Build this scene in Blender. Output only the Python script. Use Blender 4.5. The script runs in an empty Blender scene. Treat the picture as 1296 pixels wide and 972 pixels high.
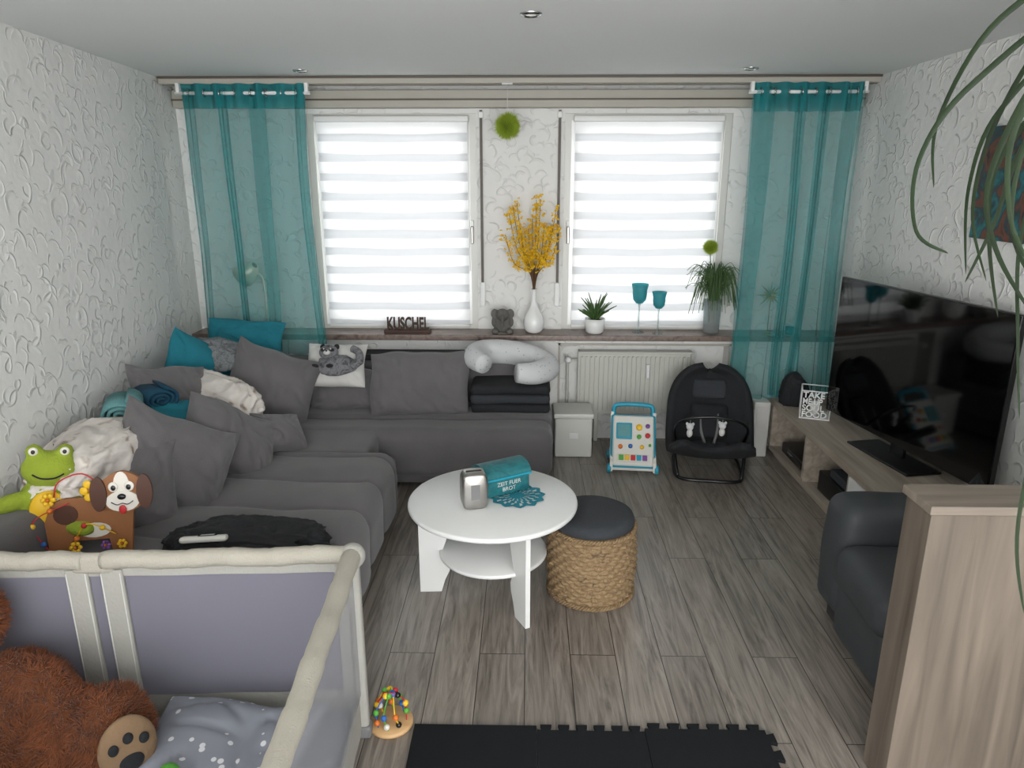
import bpy, bmesh, math, random
from mathutils import Vector, Matrix, Euler, noise
random.seed(7)
S=bpy.context.scene
COL=S.collection
pi=math.pi
def lin(h):
    h=h.lstrip('#'); r=[int(h[i:i+2],16)/255 for i in (0,2,4)]
    return tuple([(c/12.92 if c<=.04045 else ((c+.055)/1.055)**2.4) for c in r]+[1.0])
# ------------------------------------------------------------ materials
def newmat(name):
    m=bpy.data.materials.new(name); m.use_nodes=True
    nt=m.node_tree; b=nt.nodes['Principled BSDF']; return m,nt,b
def N(nt,t,**k):
    n=nt.nodes.new(t)
    for a,v in k.items(): setattr(n,a,v)
    return n
def mat(name,hexc,rough=.6,metal=0,var=.12,vs=12,bump=0,bs=80,coat=0,sheen=0,trans=0,alpha=1,emit=0,spec=.5,bd=.01):
    m,nt,b=newmat(name); L=nt.links
    tc=N(nt,'ShaderNodeTexCoord'); c=lin(hexc)
    if var>0:
        nz=N(nt,'ShaderNodeTexNoise'); nz.inputs['Scale'].default_value=vs; nz.inputs['Detail'].default_value=4
        L.new(tc.outputs['Object'],nz.inputs['Vector'])
        mx=N(nt,'ShaderNodeMix',data_type='RGBA')
        mx.inputs[6].default_value=tuple([x*(1-var) for x in c[:3]]+[1]); mx.inputs[7].default_value=tuple([min(1,x*(1+var)) for x in c[:3]]+[1])
        L.new(nz.outputs['Fac'],mx.inputs[0]); L.new(mx.outputs[2],b.inputs['Base Color'])
    else: b.inputs['Base Color'].default_value=c
    b.inputs['Roughness'].default_value=rough; b.inputs['Metallic'].default_value=metal
    b.inputs['Coat Weight'].default_value=coat; b.inputs['Sheen Weight'].default_value=sheen
    b.inputs['Transmission Weight'].default_value=trans; b.inputs['Alpha'].default_value=alpha
    b.inputs['Specular IOR Level'].default_value=spec
    if emit: b.inputs['Emission Color'].default_value=c; b.inputs['Emission Strength'].default_value=emit
    if bump:
        n2=N(nt,'ShaderNodeTexNoise'); n2.inputs['Scale'].default_value=bs; n2.inputs['Detail'].default_value=3
        bp=N(nt,'ShaderNodeBump'); bp.inputs['Strength'].default_value=bump; bp.inputs['Distance'].default_value=bd
        L.new(tc.outputs['Object'],n2.inputs['Vector']); L.new(n2.outputs['Fac'],bp.inputs['Height']); L.new(bp.outputs['Normal'],b.inputs['Normal'])
    return m
def woodmat(name,h1,h2,axis='Z',rough=.55,sc=3):
    m,nt,b=newmat(name); L=nt.links
    tc=N(nt,'ShaderNodeTexCoord'); mp=N(nt,'ShaderNodeMapping')
    s=[14*sc/3]*3; s['XYZ'.index(axis)]=.9*sc/3; mp.inputs['Scale'].default_value=s
    L.new(tc.outputs['Object'],mp.inputs['Vector'])
    nz=N(nt,'ShaderNodeTexNoise'); nz.inputs['Scale'].default_value=1.6; nz.inputs['Detail'].default_value=7; nz.inputs['Distortion'].default_value=.6
    L.new(mp.outputs[0],nz.inputs['Vector'])
    cr=N(nt,'ShaderNodeValToRGB'); cr.color_ramp.elements[0].position=.32; cr.color_ramp.elements[1].position=.68
    cr.color_ramp.elements[0].color=lin(h1); cr.color_ramp.elements[1].color=lin(h2)
    L.new(nz.outputs['Fac'],cr.inputs[0]); L.new(cr.outputs[0],b.inputs['Base Color']); b.inputs['Roughness'].default_value=rough
    bp=N(nt,'ShaderNodeBump'); bp.inputs['Strength'].default_value=.15; bp.inputs['Distance'].default_value=.004
    L.new(nz.outputs['Fac'],bp.inputs['Height']); L.new(bp.outputs['Normal'],b.inputs['Normal'])
    return m
def stucco():
    """trowelled plaster: short random arcs (one per voronoi cell) in low relief"""
    m,nt,b=newmat('stucco_plaster'); L=nt.links
    tc=N(nt,'ShaderNodeTexCoord')
    nzd=N(nt,'ShaderNodeTexNoise'); nzd.inputs['Scale'].default_value=5
    L.new(tc.outputs['Object'],nzd.inputs['Vector'])
    vm=N(nt,'ShaderNodeVectorMath',operation='SCALE'); vm.inputs['Scale'].default_value=.07; L.new(nzd.outputs['Color'],vm.inputs[0])
    ad=N(nt,'ShaderNodeVectorMath',operation='ADD'); L.new(tc.outputs['Object'],ad.inputs[0]); L.new(vm.outputs[0],ad.inputs[1])
    cur=None
    for sc,ph in ((6.5,0),(8,3.7),(9.5,8.1),(11,5.3)):
        of=N(nt,'ShaderNodeVectorMath',operation='ADD'); of.inputs[1].default_value=(ph,ph*.7,ph*.3); L.new(ad.outputs[0],of.inputs[0])
        v=N(nt,'ShaderNodeTexVoronoi'); v.inputs['Scale'].default_value=sc; L.new(of.outputs[0],v.inputs['Vector'])
        cr=N(nt,'ShaderNodeValToRGB'); e=cr.color_ramp.elements
        e[0].position=.33; e[0].color=(0,0,0,1); e[1].position=.43; e[1].color=(1,1,1,1)
        x=e.new(.475); x.color=(0,0,0,1)
        L.new(v.outputs['Distance'],cr.inputs[0])
        sb=N(nt,'ShaderNodeVectorMath',operation='SUBTRACT'); L.new(of.outputs[0],sb.inputs[0]); L.new(v.outputs['Position'],sb.inputs[1])
        nn=N(nt,'ShaderNodeVectorMath',operation='NORMALIZE'); L.new(sb.outputs[0],nn.inputs[0])
        dr=N(nt,'ShaderNodeVectorMath',operation='MULTIPLY_ADD'); L.new(v.outputs['Color'],dr.inputs[0]); dr.inputs[1].default_value=(1.6,1.6,1.6); dr.inputs[2].default_value=(-.8,-.8,-.35)
        dn=N(nt,'ShaderNodeVectorMath',operation='NORMALIZE'); L.new(dr.outputs[0],dn.inputs[0])
        dt=N(nt,'ShaderNodeVectorMath',operation='DOT_PRODUCT'); L.new(nn.outputs[0],dt.inputs[0]); L.new(dn.outputs[0],dt.inputs[1])
        mr=N(nt,'ShaderNodeMapRange'); mr.inputs[1].default_value=.15; mr.inputs[2].default_value=.75; L.new(dt.outputs['Value'],mr.inputs[0])
        mu=N(nt,'ShaderNodeMath',operation='MULTIPLY'); L.new(cr.outputs[0],mu.inputs[0]); L.new(mr.outputs[0],mu.inputs[1])
        if cur is None: cur=mu
        else:
            mx=N(nt,'ShaderNodeMath',operation='MAXIMUM'); L.new(cur.outputs[0],mx.inputs[0]); L.new(mu.outputs[0],mx.inputs[1]); cur=mx
    nf=N(nt,'ShaderNodeTexNoise'); nf.inputs['Scale'].default_value=14; nf.inputs['Detail'].default_value=5; L.new(tc.outputs['Object'],nf.inputs['Vector'])
    a2=N(nt,'ShaderNodeMath',operation='MULTIPLY_ADD'); L.new(nf.outputs['Fac'],a2.inputs[0]); a2.inputs[1].default_value=.6; L.new(cur.outputs[0],a2.inputs[2])
    bp=N(nt,'ShaderNodeBump'); bp.inputs['Strength'].default_value=.58; bp.inputs['Distance'].default_value=.012
    L.new(a2.outputs[0],bp.inputs['Height']); L.new(bp.outputs['Normal'],b.inputs['Normal'])
    b.inputs['Base Color'].default_value=lin('#dad9d6'); b.inputs['Roughness'].default_value=.8
    return m
def floormat():
    m,nt,b=newmat('laminate_planks'); L=nt.links
    tc=N(nt,'ShaderNodeTexCoord'); sx=N(nt,'ShaderNodeSeparateXYZ'); L.new(tc.outputs['Object'],sx.inputs[0])
    cb=N(nt,'ShaderNodeCombineXYZ'); L.new(sx.outputs[1],cb.inputs[0]); L.new(sx.outputs[0],cb.inputs[1])
    br=N(nt,'ShaderNodeTexBrick'); br.offset=.37; br.offset_frequency=2; L.new(cb.outputs[0],br.inputs['Vector'])
    br.inputs['Scale'].default_value=1; br.inputs['Brick Width'].default_value=1.25; br.inputs['Row Height'].default_value=.185
    br.inputs['Mortar Size'].default_value=.0018; br.inputs['Mortar Smooth'].default_value=0; br.inputs['Bias'].default_value=0
    br.inputs['Color1'].default_value=(0,0,0,1); br.inputs['Color2'].default_value=(1,1,1,1); br.inputs['Mortar'].default_value=(.5,.5,.5,1)
    mp=N(nt,'ShaderNodeMapping'); mp.inputs['Scale'].default_value=(20,1.5,1); L.new(tc.outputs['Object'],mp.inputs['Vector'])
    sc=N(nt,'ShaderNodeVectorMath',operation='MULTIPLY'); sc.inputs[1].default_value=(23,17,9); L.new(br.outputs['Color'],sc.inputs[0])
    ad=N(nt,'ShaderNodeVectorMath',operation='ADD'); L.new(mp.outputs[0],ad.inputs[0]); L.new(sc.outputs[0],ad.inputs[1])
    nz=N(nt,'ShaderNodeTexNoise'); nz.inputs['Scale'].default_value=1.2; nz.inputs['Detail'].default_value=9; nz.inputs['Distortion'].default_value=1.8; nz.inputs['Roughness'].default_value=.66
    L.new(ad.outputs[0],nz.inputs['Vector'])
    cr=N(nt,'ShaderNodeValToRGB'); e=cr.color_ramp.elements
    e[0].position=.30; e[0].color=lin('#544d47'); e[1].position=.72; e[1].color=lin('#9b9289'); x=e.new(.5); x.color=lin('#7f776f')
    L.new(nz.outputs['Fac'],cr.inputs[0])
    mr=N(nt,'ShaderNodeMapRange'); mr.inputs[3].default_value=.86; mr.inputs[4].default_value=1.10; L.new(br.outputs['Color'],mr.inputs[0])
    mu=N(nt,'ShaderNodeVectorMath',operation='SCALE'); L.new(cr.outputs[0],mu.inputs[0]); L.new(mr.outputs[0],mu.inputs['Scale'])
    mx=N(nt,'ShaderNodeMix',data_type='RGBA'); mx.inputs[7].default_value=lin('#2f2a26'); L.new(mu.outputs[0],mx.inputs[6]); L.new(br.outputs['Fac'],mx.inputs[0])
    L.new(mx.outputs[2],b.inputs['Base Color'])
    b.inputs['Roughness'].default_value=.29
    sb=N(nt,'ShaderNodeMath',operation='SUBTRACT'); L.new(nz.outputs['Fac'],sb.inputs[0]); L.new(br.outputs['Fac'],sb.inputs[1])
    bp=N(nt,'ShaderNodeBump'); bp.inputs['Strength'].default_value=.22; bp.inputs['Distance'].default_value=.003
    L.new(sb.outputs[0],bp.inputs['Height']); L.new(bp.outputs['Normal'],b.inputs['Normal'])
    return m
def sheer(name,hexc,transp,transl=.5):
    m=bpy.data.materials.new(name); m.use_nodes=True; nt=m.node_tree; nt.nodes.clear(); L=nt.links
    o=N(nt,'ShaderNodeOutputMaterial'); d=N(nt,'ShaderNodeBsdfDiffuse'); t=N(nt,'ShaderNodeBsdfTranslucent'); a=N(nt,'ShaderNodeBsdfTransparent')
    d.inputs[0].default_value=lin(hexc); t.inputs[0].default_value=lin(hexc)
    m1=N(nt,'ShaderNodeMixShader'); m1.inputs[0].default_value=transl; L.new(d.outputs[0],m1.inputs[1]); L.new(t.outputs[0],m1.inputs[2])
    m2=N(nt,'ShaderNodeMixShader'); m2.inputs[0].default_value=transp; L.new(m1.outputs[0],m2.inputs[1]); L.new(a.outputs[0],m2.inputs[2]); L.new(m2.outputs[0],o.inputs[0])
    return m
def panemat():
    m=bpy.data.materials.new('window_glass'); m.use_nodes=True; nt=m.node_tree; nt.nodes.clear(); L=nt.links
    o=N(nt,'ShaderNodeOutputMaterial'); a=N(nt,'ShaderNodeBsdfTransparent'); g=N(nt,'ShaderNodeBsdfGlossy'); g.inputs['Roughness'].default_value=.02
    mx=N(nt,'ShaderNodeMixShader'); mx.inputs[0].default_value=.06; L.new(a.outputs[0],mx.inputs[1]); L.new(g.outputs[0],mx.inputs[2]); L.new(mx.outputs[0],o.inputs[0]); return m
def tintglass(name,hexc,al=.35):
    m=bpy.data.materials.new(name); m.use_nodes=True; nt=m.node_tree; nt.nodes.clear(); L=nt.links
    o=N(nt,'ShaderNodeOutputMaterial'); a=N(nt,'ShaderNodeBsdfTransparent'); g=N(nt,'ShaderNodeBsdfPrincipled'); a.inputs[0].default_value=lin(hexc)
    g.inputs['Base Color'].default_value=lin(hexc); g.inputs['Roughness'].default_value=.05
    mx=N(nt,'ShaderNodeMixShader'); mx.inputs[0].default_value=al; L.new(a.outputs[0],mx.inputs[1]); L.new(g.outputs[0],mx.inputs[2]); L.new(mx.outputs[0],o.inputs[0]); return m
def starmat(name,base,star,scale=16,r=.2):
    m,nt,b=newmat(name); L=nt.links; tc=N(nt,'ShaderNodeTexCoord')
    v=N(nt,'ShaderNodeTexVoronoi'); v.inputs['Scale'].default_value=scale; L.new(tc.outputs['Object'],v.inputs['Vector'])
    cr=N(nt,'ShaderNodeValToRGB'); cr.color_ramp.elements[0].position=r; cr.color_ramp.elements[0].color=lin(star); cr.color_ramp.elements[1].position=r+.03; cr.color_ramp.elements[1].color=lin(base)
    L.new(v.outputs['Distance'],cr.inputs[0]); L.new(cr.outputs[0],b.inputs['Base Color']); b.inputs['Roughness'].default_value=.9; return m
def rampmat(name,cols,scale=4,rough=.5,detail=6,dist=1.5):
    m,nt,b=newmat(name); L=nt.links; tc=N(nt,'ShaderNodeTexCoord')
    nz=N(nt,'ShaderNodeTexNoise'); nz.inputs['Scale'].default_value=scale; nz.inputs['Detail'].default_value=detail; nz.inputs['Distortion'].default_value=dist
    L.new(tc.outputs['Object'],nz.inputs['Vector']); cr=N(nt,'ShaderNodeValToRGB'); e=cr.color_ramp.elements
    n=len(cols)
    e[0].position=.3; e[0].color=lin(cols[0]); e[1].position=.7; e[1].color=lin(cols[-1])
    for i in range(1,n-1):
        x=e.new(.3+.4*i/(n-1)); x.color=lin(cols[i])
    L.new(nz.outputs['Fac'],cr.inputs[0]); L.new(cr.outputs[0],b.inputs['Base Color']); b.inputs['Roughness'].default_value=rough; return m

M=dict(
 stucco=stucco(), floor=floormat(), ceil=mat('ceiling_paint','#d0d1cf',.85,var=.02,vs=2),
 white=mat('white_lacquer','#dadad8',.35,var=.02), wframe=mat('window_frame_pvc','#c6c5bf',.35,var=.03), cream=mat('cream_rail','#a5a196',.5,var=.05),
 railbrown=mat('rail_edge','#4f473d',.5),
 sofa=mat('sofa_fabric','#5b5859',.95,var=.20,vs=7,bump=.35,bs=240,sheen=.2,bd=.004),
 sofap=mat('sofa_pillow_fabric','#605d5e',.95,var=.16,vs=9,bump=.35,bs=220,sheen=.2,bd=.004),
 teal=mat('teal_fabric','#136d7c',.9,var=.15,bump=.3,bs=120), dteal=mat('petrol_fabric','#0f3f55',.9,var=.2), lteal=mat('aqua_terry','#639496',.95,var=.15,bump=.5,bs=150),
 knit=rampmat('grey_knit',['#494d4f','#767a7c','#55595c'],30,.95),
 ornblank=rampmat('patterned_blanket',['#8d7b70','#cfc8c1','#cfc8c1','#d6d0ca','#cac2ba'],11,.95,2,.5),
 black=mat('black_fabric','#1b1c1f',.9,var=.2,bump=.3), blackp=mat('black_plastic','#101113',.3,var=.05), dgrey=mat('dark_grey_felt','#2f3236',.95,var=.2,vs=60,bump=.3),
 leather=mat('dark_microfibre','#34373a',.65,var=.15,vs=6,bump=.25,bs=120,bd=.003),
 oak=woodmat('grey_oak_bench','#857a6d','#a89d90','Y'), oakv=woodmat('grey_oak_cabinet','#4d443b','#6f6459','Z',sc=2.2), oaktop=woodmat('grey_oak_top','#685e54','#857a6e','X'),
 pvc=mat('radiator_enamel','#bebeb5',.35,var=.02), sill=rampmat('sill_marble',['#4f3c34','#7a6a61','#5f4d44'],10,.35),
 chrome=mat('chrome','#b9b9b9',.2,1,var=0), steel=mat('brushed_steel','#a9a6a2',.33,1,var=.1,vs=30), gold=mat('brass','#b39a5e',.35,1,var=.1), champ=mat('champagne_lamp_metal','#d6cbb4',.4,.4,var=.05),
 wicker=rampmat('seagrass',['#57442f','#8a7353','#6e573d','#9c845f'],26,.8), bear=mat('bear_plush','#5c3114',.95,var=.35,vs=18),
 fur=mat('bear_fur','#723c1a',.9,var=.45,vs=10,sheen=.2), tan=mat('bear_sole','#7f664c',.9,bump=.3),
 beige=mat('playpen_fabric','#a19c90',.85,var=.08,bump=.3,bs=200), beige2=mat('playpen_band','#9c9a93',.85,var=.05,bump=.2),
 penmesh=sheer('playpen_mesh','#908e9b',.15,.35), penmesh2=sheer('playpen_side_mesh','#a9a9af',.42,.4),
 star=starmat('star_cotton','#7d8089','#c9c9cc',24,.2), curt=sheer('teal_voile','#45abad',.55,.5), curt2=sheer('teal_voile_header','#2a8f96',.22,.4),
 pane=panemat(), blindA=sheer('blind_band_dense','#cfd0d2',.0,.155), blindB=sheer('blind_band_sheer','#ececec',.0,.23),
 green=mat('leaf_green','#3f5d2c',.55,var=.35,vs=20), leafd=mat('palm_leaf','#1c2d14',.5,var=.4,vs=9), gball=mat('chartreuse','#8fa32c',.8,var=.2), yellow=mat('forsythia_yellow','#e6b90c',.7,var=.15,vs=40), twig=mat('twig_brown','#5b4026',.8),
 soil=mat('soil','#2b211a',.95), cer=mat('white_ceramic','#dededc',.25,var=.02,coat=.3), conc=mat('grey_stone','#5c5955',.8,var=.2,bump=.4,bs=60),
 tglass=tintglass('teal_glass','#67c9d0',.35), cglass=tintglass('clear_glass','#dfe6e6',.18), woodr=mat('rust_wood','#3d281e',.7,var=.3),
 tin=rampmat('teal_tin',['#124c54','#266c71','#135159'],12,.4), crochet=mat('teal_crochet','#1f7f90',.9,bump=.6,bs=120),
 tvs=mat('tv_screen','#020203',.06,var=0,spec=.5), tvb=mat('tv_bezel','#0a0a0b',.25,var=0), pic=rampmat('abstract_art',['#08161a','#1b6a70','#0f3238','#6c3a24','#081114'],6,.6),
 babyb=mat('toy_teal','#1f93ad',.4,var=.03), babyw=mat('toy_white','#d0cec6',.4,var=.02), red=mat('toy_red','#b8262b',.5,var=.05), dred=mat('dark_red_cloth','#6e1620',.9), yel=mat('toy_yellow','#e3b522',.5,var=.05), pur=mat('toy_purple','#7b4a94',.5,var=.05), grn=mat('toy_green','#4f9a35',.5,var=.05), blu=mat('toy_blue','#2b5fa8',.5,var=.05),ora=mat('toy_orange','#cc6a22',.5,var=.05),
 dogb=mat('dog_brown','#8c5a33',.55,var=.06), dogd=mat('dog_dark_brown','#4b2a1a',.55,var=.06), dogw=mat('dog_white','#dcd6cc',.5,var=.02), pink=mat('pink','#d9547c',.5,var=.03), beech=woodmat('beech','#b58d5f','#caa577','X'),
 foam=mat('eva_foam','#17191b',.9,var=.1,bump=.25,bs=300,spec=.2), frog=mat('green_plush','#8b9c2e',.95,var=.2,bump=.6,bs=90), grey2=mat('mid_grey','#6c6c6c',.7), lightgrey=starmat('grey_dotted','#c3c4c5','#8f9294',34,.14),
 catw=mat('cushion_white','#c4c2be',.9,var=.05), catg=rampmat('raccoon_fur',['#2c2c2e','#77777a','#3b3b3d'],16,.95), spotm=mat('spot_lens','#efefe6',.3,var=0,emit=.3))
# ------------------------------------------------------------ geometry helpers
def link(ob,parent=None):
    COL.objects.link(ob)
    if parent: ob.parent=parent
    return ob
def root(name,loc=(0,0,0),rot=(0,0,0),scale=1):
    e=bpy.data.objects.new(name,None); e.location=loc; e.rotation_euler=rot; e.scale=(scale,)*3; e.empty_display_size=.1; return link(e)
def bm_obj(bm,name,m,loc=(0,0,0),rot=(0,0,0),parent=None,smooth=True,mats=None):
    me=bpy.data.meshes.new(name); bmesh.ops.recalc_face_normals(bm,faces=bm.faces); bm.to_mesh(me); bm.free()
    for x in (mats or [m]): me.materials.append(x)
    if smooth:
        for p in me.polygons: p.use_smooth=True
    ob=bpy.data.objects.new(name,me); ob.location=loc; ob.rotation_euler=rot; return link(ob,parent)
def box(name,mn,mx,m,bev=0,seg=2,parent=None,rot=(0,0,0),smooth=None):
    c=[(a+b)/2 for a,b in zip(mn,mx)]; d=[abs(b-a) for a,b in zip(mn,mx)]
    bm=bmesh.new(); bmesh.ops.create_cube(bm,size=1); bmesh.ops.scale(bm,vec=d,verts=bm.verts)
    if bev: bmesh.ops.bevel(bm,geom=bm.edges[:],offset=min(bev,min(d)*.48),segments=seg,profile=.5,affect='EDGES')
    ob=bm_obj(bm,name,m,c,rot,parent,smooth=(bev>0.0 if smooth is None else smooth))
    if bev: ob.modifiers.new('wn','WEIGHTED_NORMAL')
    return ob
def boxes(name,lst,m,parent=None):
    bm=bmesh.new()
    for mn,mx in lst:
        r=bmesh.ops.create_cube(bm,size=1); vs=r['verts']
        bmesh.ops.scale(bm,vec=[b-a for a,b in zip(mn,mx)],verts=vs); bmesh.ops.translate(bm,vec=[(a+b)/2 for a,b in zip(mn,mx)],verts=vs)
    return bm_obj(bm,name,m,parent=parent,smooth=False)
def softbox(name,mn,mx,m,bev=.06,parent=None,amp=.008,fr=4,cuts=10,rot=(0,0,0)):
    c=Vector([(a+b)/2 for a,b in zip(mn,mx)]); h=Vector([abs(b-a)/2 for a,b in zip(mn,mx)])
    bm=bmesh.new(); bmesh.ops.create_cube(bm,size=2); bmesh.ops.subdivide_edges(bm,edges=bm.edges[:],cuts=cuts*2,use_grid_fill=True)
    b=min(bev,min(h))
    for v in bm.verts:
        p=Vector((v.co.x,v.co.y,v.co.z))
        q=Vector([math.copysign(1-(1-abs(t))**1.6,t)*hh for t,hh in zip(p,h)])
        inner=Vector([max(-(hh-b),min(hh-b,t)) for t,hh in zip(q,h)])
        d=q-inner
        if d.length>1e-6: d=d.normalized()*b
        q=inner+d
        n=noise.noise((q+c)*fr)*amp
        q+= (d.normalized() if d.length>1e-6 else Vector((0,0,1)))*n
        v.co=q
    return bm_obj(bm,name,m,c,rot,parent)
def pillow(name,w,h,t,loc,rot,m,parent=None,amp=.026,seed=0,puff=.5,n=48,pinch=.13):
    bm=bmesh.new(); g={}
    for sgn in (1,-1):
        for i in range(n+1):
            for j in range(n+1):
                if sgn==-1 and (i in (0,n) or j in (0,n)): g[(sgn,i,j)]=g[(1,i,j)]; continue
                u=-1+2*i/n; v=-1+2*j/n
                u=math.sin(u*pi/2); v=math.sin(v*pi/2)
                cu=1-.07*(u*u*v*v)
                x=u*cu*(1-pinch*(1-v*v)*abs(u)**2)*w/2; z=v*cu*(1-pinch*(1-u*u)*abs(v)**2)*h/2
                x+=.022*noise.noise(Vector((z*5,seed,1))); z+=.028*noise.noise(Vector((x*5,seed,7)))
                th=max(0,(1-u*u))**puff*max(0,(1-v*v))**puff*t/2*(1-.18*v)
                nn=noise.noise(Vector((x*4.5+seed*3.1,z*4.5,sgn*2+seed)))*amp
                q=Vector((x*6+z*3+seed,z*4-x*2,sgn*5+seed)); q+=Vector((noise.noise(q*.6),noise.noise(q*.6+Vector((5,0,0))),0))*1.2
                rd=1-abs(noise.noise(q))*3.0
                nn-=max(0,rd)**3*amp*.7
                e=(1-max(abs(u),abs(v))**6)
                wr=math.sin(math.atan2(v,u)*22+seed)*.009*(abs(u)*abs(v))
                bend=.03*math.sin(u*1.7+seed)*w
                g[(sgn,i,j)]=bm.verts.new((x,sgn*(th+(nn+wr)*e)+bend*.5,z))
    for sgn in (1,-1):
        for i in range(n):
            for j in range(n):
                f=[g[(sgn,i,j)],g[(sgn,i+1,j)],g[(sgn,i+1,j+1)],g[(sgn,i,j+1)]]
                if sgn==-1: f.reverse()
                try: bm.faces.new(f)
                except: pass
    return bm_obj(bm,name,m,loc,rot,parent)
def tube(name,pts,r,m,parent=None,seg=10,closed=False,smooth=True,bm=None,mi=0):
    own=bm is None
    if own: bm=bmesh.new()
    P=[Vector(p) for p in pts]; n=len(P); rr=r if isinstance(r,(list,tuple)) else [r]*n
    rings=[]; up=None
    for i in range(n):
        if closed: t=(P[(i+1)%n]-P[i-1])
        else: t=P[min(i+1,n-1)]-P[max(i-1,0)]
        t.normalize()
        if up is None:
            up=Vector((0,0,1)) if abs(t.z)<.9 else Vector((1,0,0))
        a=t.cross(up)
        if a.length<1e-4: a=t.cross(Vector((0,1,0)))
        a.normalize(); b=a.cross(t).normalized(); up=b
        rings.append([bm.verts.new(P[i]+(a*math.cos(k*2*pi/seg)+b*math.sin(k*2*pi/seg))*rr[i]) for k in range(seg)])
    for i in range(n if closed else n-1):
        A=rings[i];B=rings[(i+1)%n]
        for k in range(seg):
            f=bm.faces.new([A[k],A[(k+1)%seg],B[(k+1)%seg],B[k]]); f.material_index=mi
    if not closed:
        for R in (rings[0],rings[-1]):
            try: f=bm.faces.new(R); f.material_index=mi
            except: pass
    if own: return bm_obj(bm,name,m,parent=parent,smooth=smooth)
def smoothpts(pts,k=6,closed=False):
    P=[Vector(p) for p in pts]; n=len(P); out=[]
    for i in range(n if closed else n-1):
        g=(lambda j:P[j%n]) if closed else (lambda j:P[max(0,min(n-1,j))])
        p0,p1,p2,p3=g(i-1),g(i),g(i+1),g(i+2)
        for s in range(k):
            t=s/k; out.append(.5*((2*p1)+(-p0+p2)*t+(2*p0-5*p1+4*p2-p3)*t*t+(-p0+3*p1-3*p2+p3)*t**3))
    if not closed: out.append(P[-1])
    return out
def lathe(name,prof,m,loc=(0,0,0),parent=None,seg=32,rot=(0,0,0),smooth=True,fn=None):
    bm=bmesh.new(); rings=[]
    for i,(r,z) in enumerate(prof):
        if r<1e-5: rings.append([bm.verts.new((0,0,z))])
        else:
            rg=[]
            for k in range(seg):
                a=k*2*pi/seg; q=r+(fn(i,k,z) if fn else 0); rg.append(bm.verts.new((q*math.cos(a),q*math.sin(a),z)))
            rings.append(rg)
    for A,B in zip(rings,rings[1:]):
        for k in range(seg):
            k2=(k+1)%seg
            if len(A)==1 and len(B)==1: continue
            if len(A)==1: bm.faces.new([A[0],B[k],B[k2]])
            elif len(B)==1: bm.faces.new([A[k],A[k2],B[0]])
            else: bm.faces.new([A[k],A[k2],B[k2],B[k]])
    return bm_obj(bm,name,m,loc,rot,parent,smooth=smooth)
def ell(name,loc,rad,m,parent=None,rot=(0,0,0),seg=20,amp=0,fr=8):
    bm=bmesh.new(); bmesh.ops.create_uvsphere(bm,u_segments=seg,v_segments=max(8,seg*2//3),radius=1)
    for v in bm.verts:
        k=1+(noise.noise(Vector(v.co)*fr*.3+Vector(loc)*7)*amp if amp else 0)
        v.co=Vector((v.co.x*rad[0],v.co.y*rad[1],v.co.z*rad[2]))*k
    return bm_obj(bm,name,m,loc,rot,parent)
def plate(name,outline,th,m,loc=(0,0,0),rot=(0,0,0),parent=None,plane='XZ'):
    bm=bmesh.new()
    vs=[bm.verts.new((x,0,z) if plane=='XZ' else (x,z,0)) for x,z in outline]
    f=bm.faces.new(vs); r=bmesh.ops.extrude_face_region(bm,geom=[f])
    d=Vector((0,th,0)) if plane=='XZ' else Vector((0,0,th))
    bmesh.ops.translate(bm,vec=d,verts=[v for v in r['geom'] if isinstance(v,bmesh.types.BMVert)])
    return bm_obj(bm,name,m,loc,rot,parent,smooth=False)
def blob(name,els,m,parent=None,voxel=.012,loc=(0,0,0),rot=(0,0,0),sm=6):
    bm=bmesh.new()
    for c,r,ro in els:
        rr=bmesh.ops.create_uvsphere(bm,u_segments=20,v_segments=14,radius=1)['verts']
        Mx=Matrix.Translation(c)@Euler(ro).to_matrix().to_4x4()@Matrix.Diagonal((*r,1))
        bmesh.ops.transform(bm,matrix=Mx,verts=rr)
    ob=bm_obj(bm,name,m,loc,rot,parent)
    md=ob.modifiers.new('r','REMESH'); md.mode='VOXEL'; md.voxel_size=voxel; md.use_smooth_shade=True
    ms=ob.modifiers.new('s','SMOOTH'); ms.iterations=sm
    return ob
def heap(name,w,d,h,loc,m,parent=None,seed=0,rot=(0,0,0),fold=.22):
    """crumpled cloth heap: low dome with warped ridge folds"""
    bm=bmesh.new(); bmesh.ops.create_icosphere(bm,subdivisions=6,radius=1)
    s=Vector((seed*5.3,seed*1.7,seed*.9))
    for v in bm.verts:
        q=v.co.copy()
        wv=Vector((noise.noise(q*1.3+s),noise.noise(q*1.3+s+Vector((7,0,0))),noise.noise(q*1.3+s+Vector((0,7,0)))))*.7
        a=1-abs(noise.noise((q+wv)*1.9+s))*2.2
        b=1-abs(noise.noise((q+wv)*4.3-s))*2.4
        r=1+fold*(.5*a+.22*b)+.22*noise.noise(q*1.1+s*2)
        X=math.copysign(abs(q.x)**.8,q.x); Y=math.copysign(abs(q.y)**.8,q.y)
        z=q.z*r
        if z<-.25: z=-.25
        v.co=Vector((X*r*w/2,Y*r*d/2,(z+.25)*h/1.25))
    return bm_obj(bm,name,m,loc,rot,parent)
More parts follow.
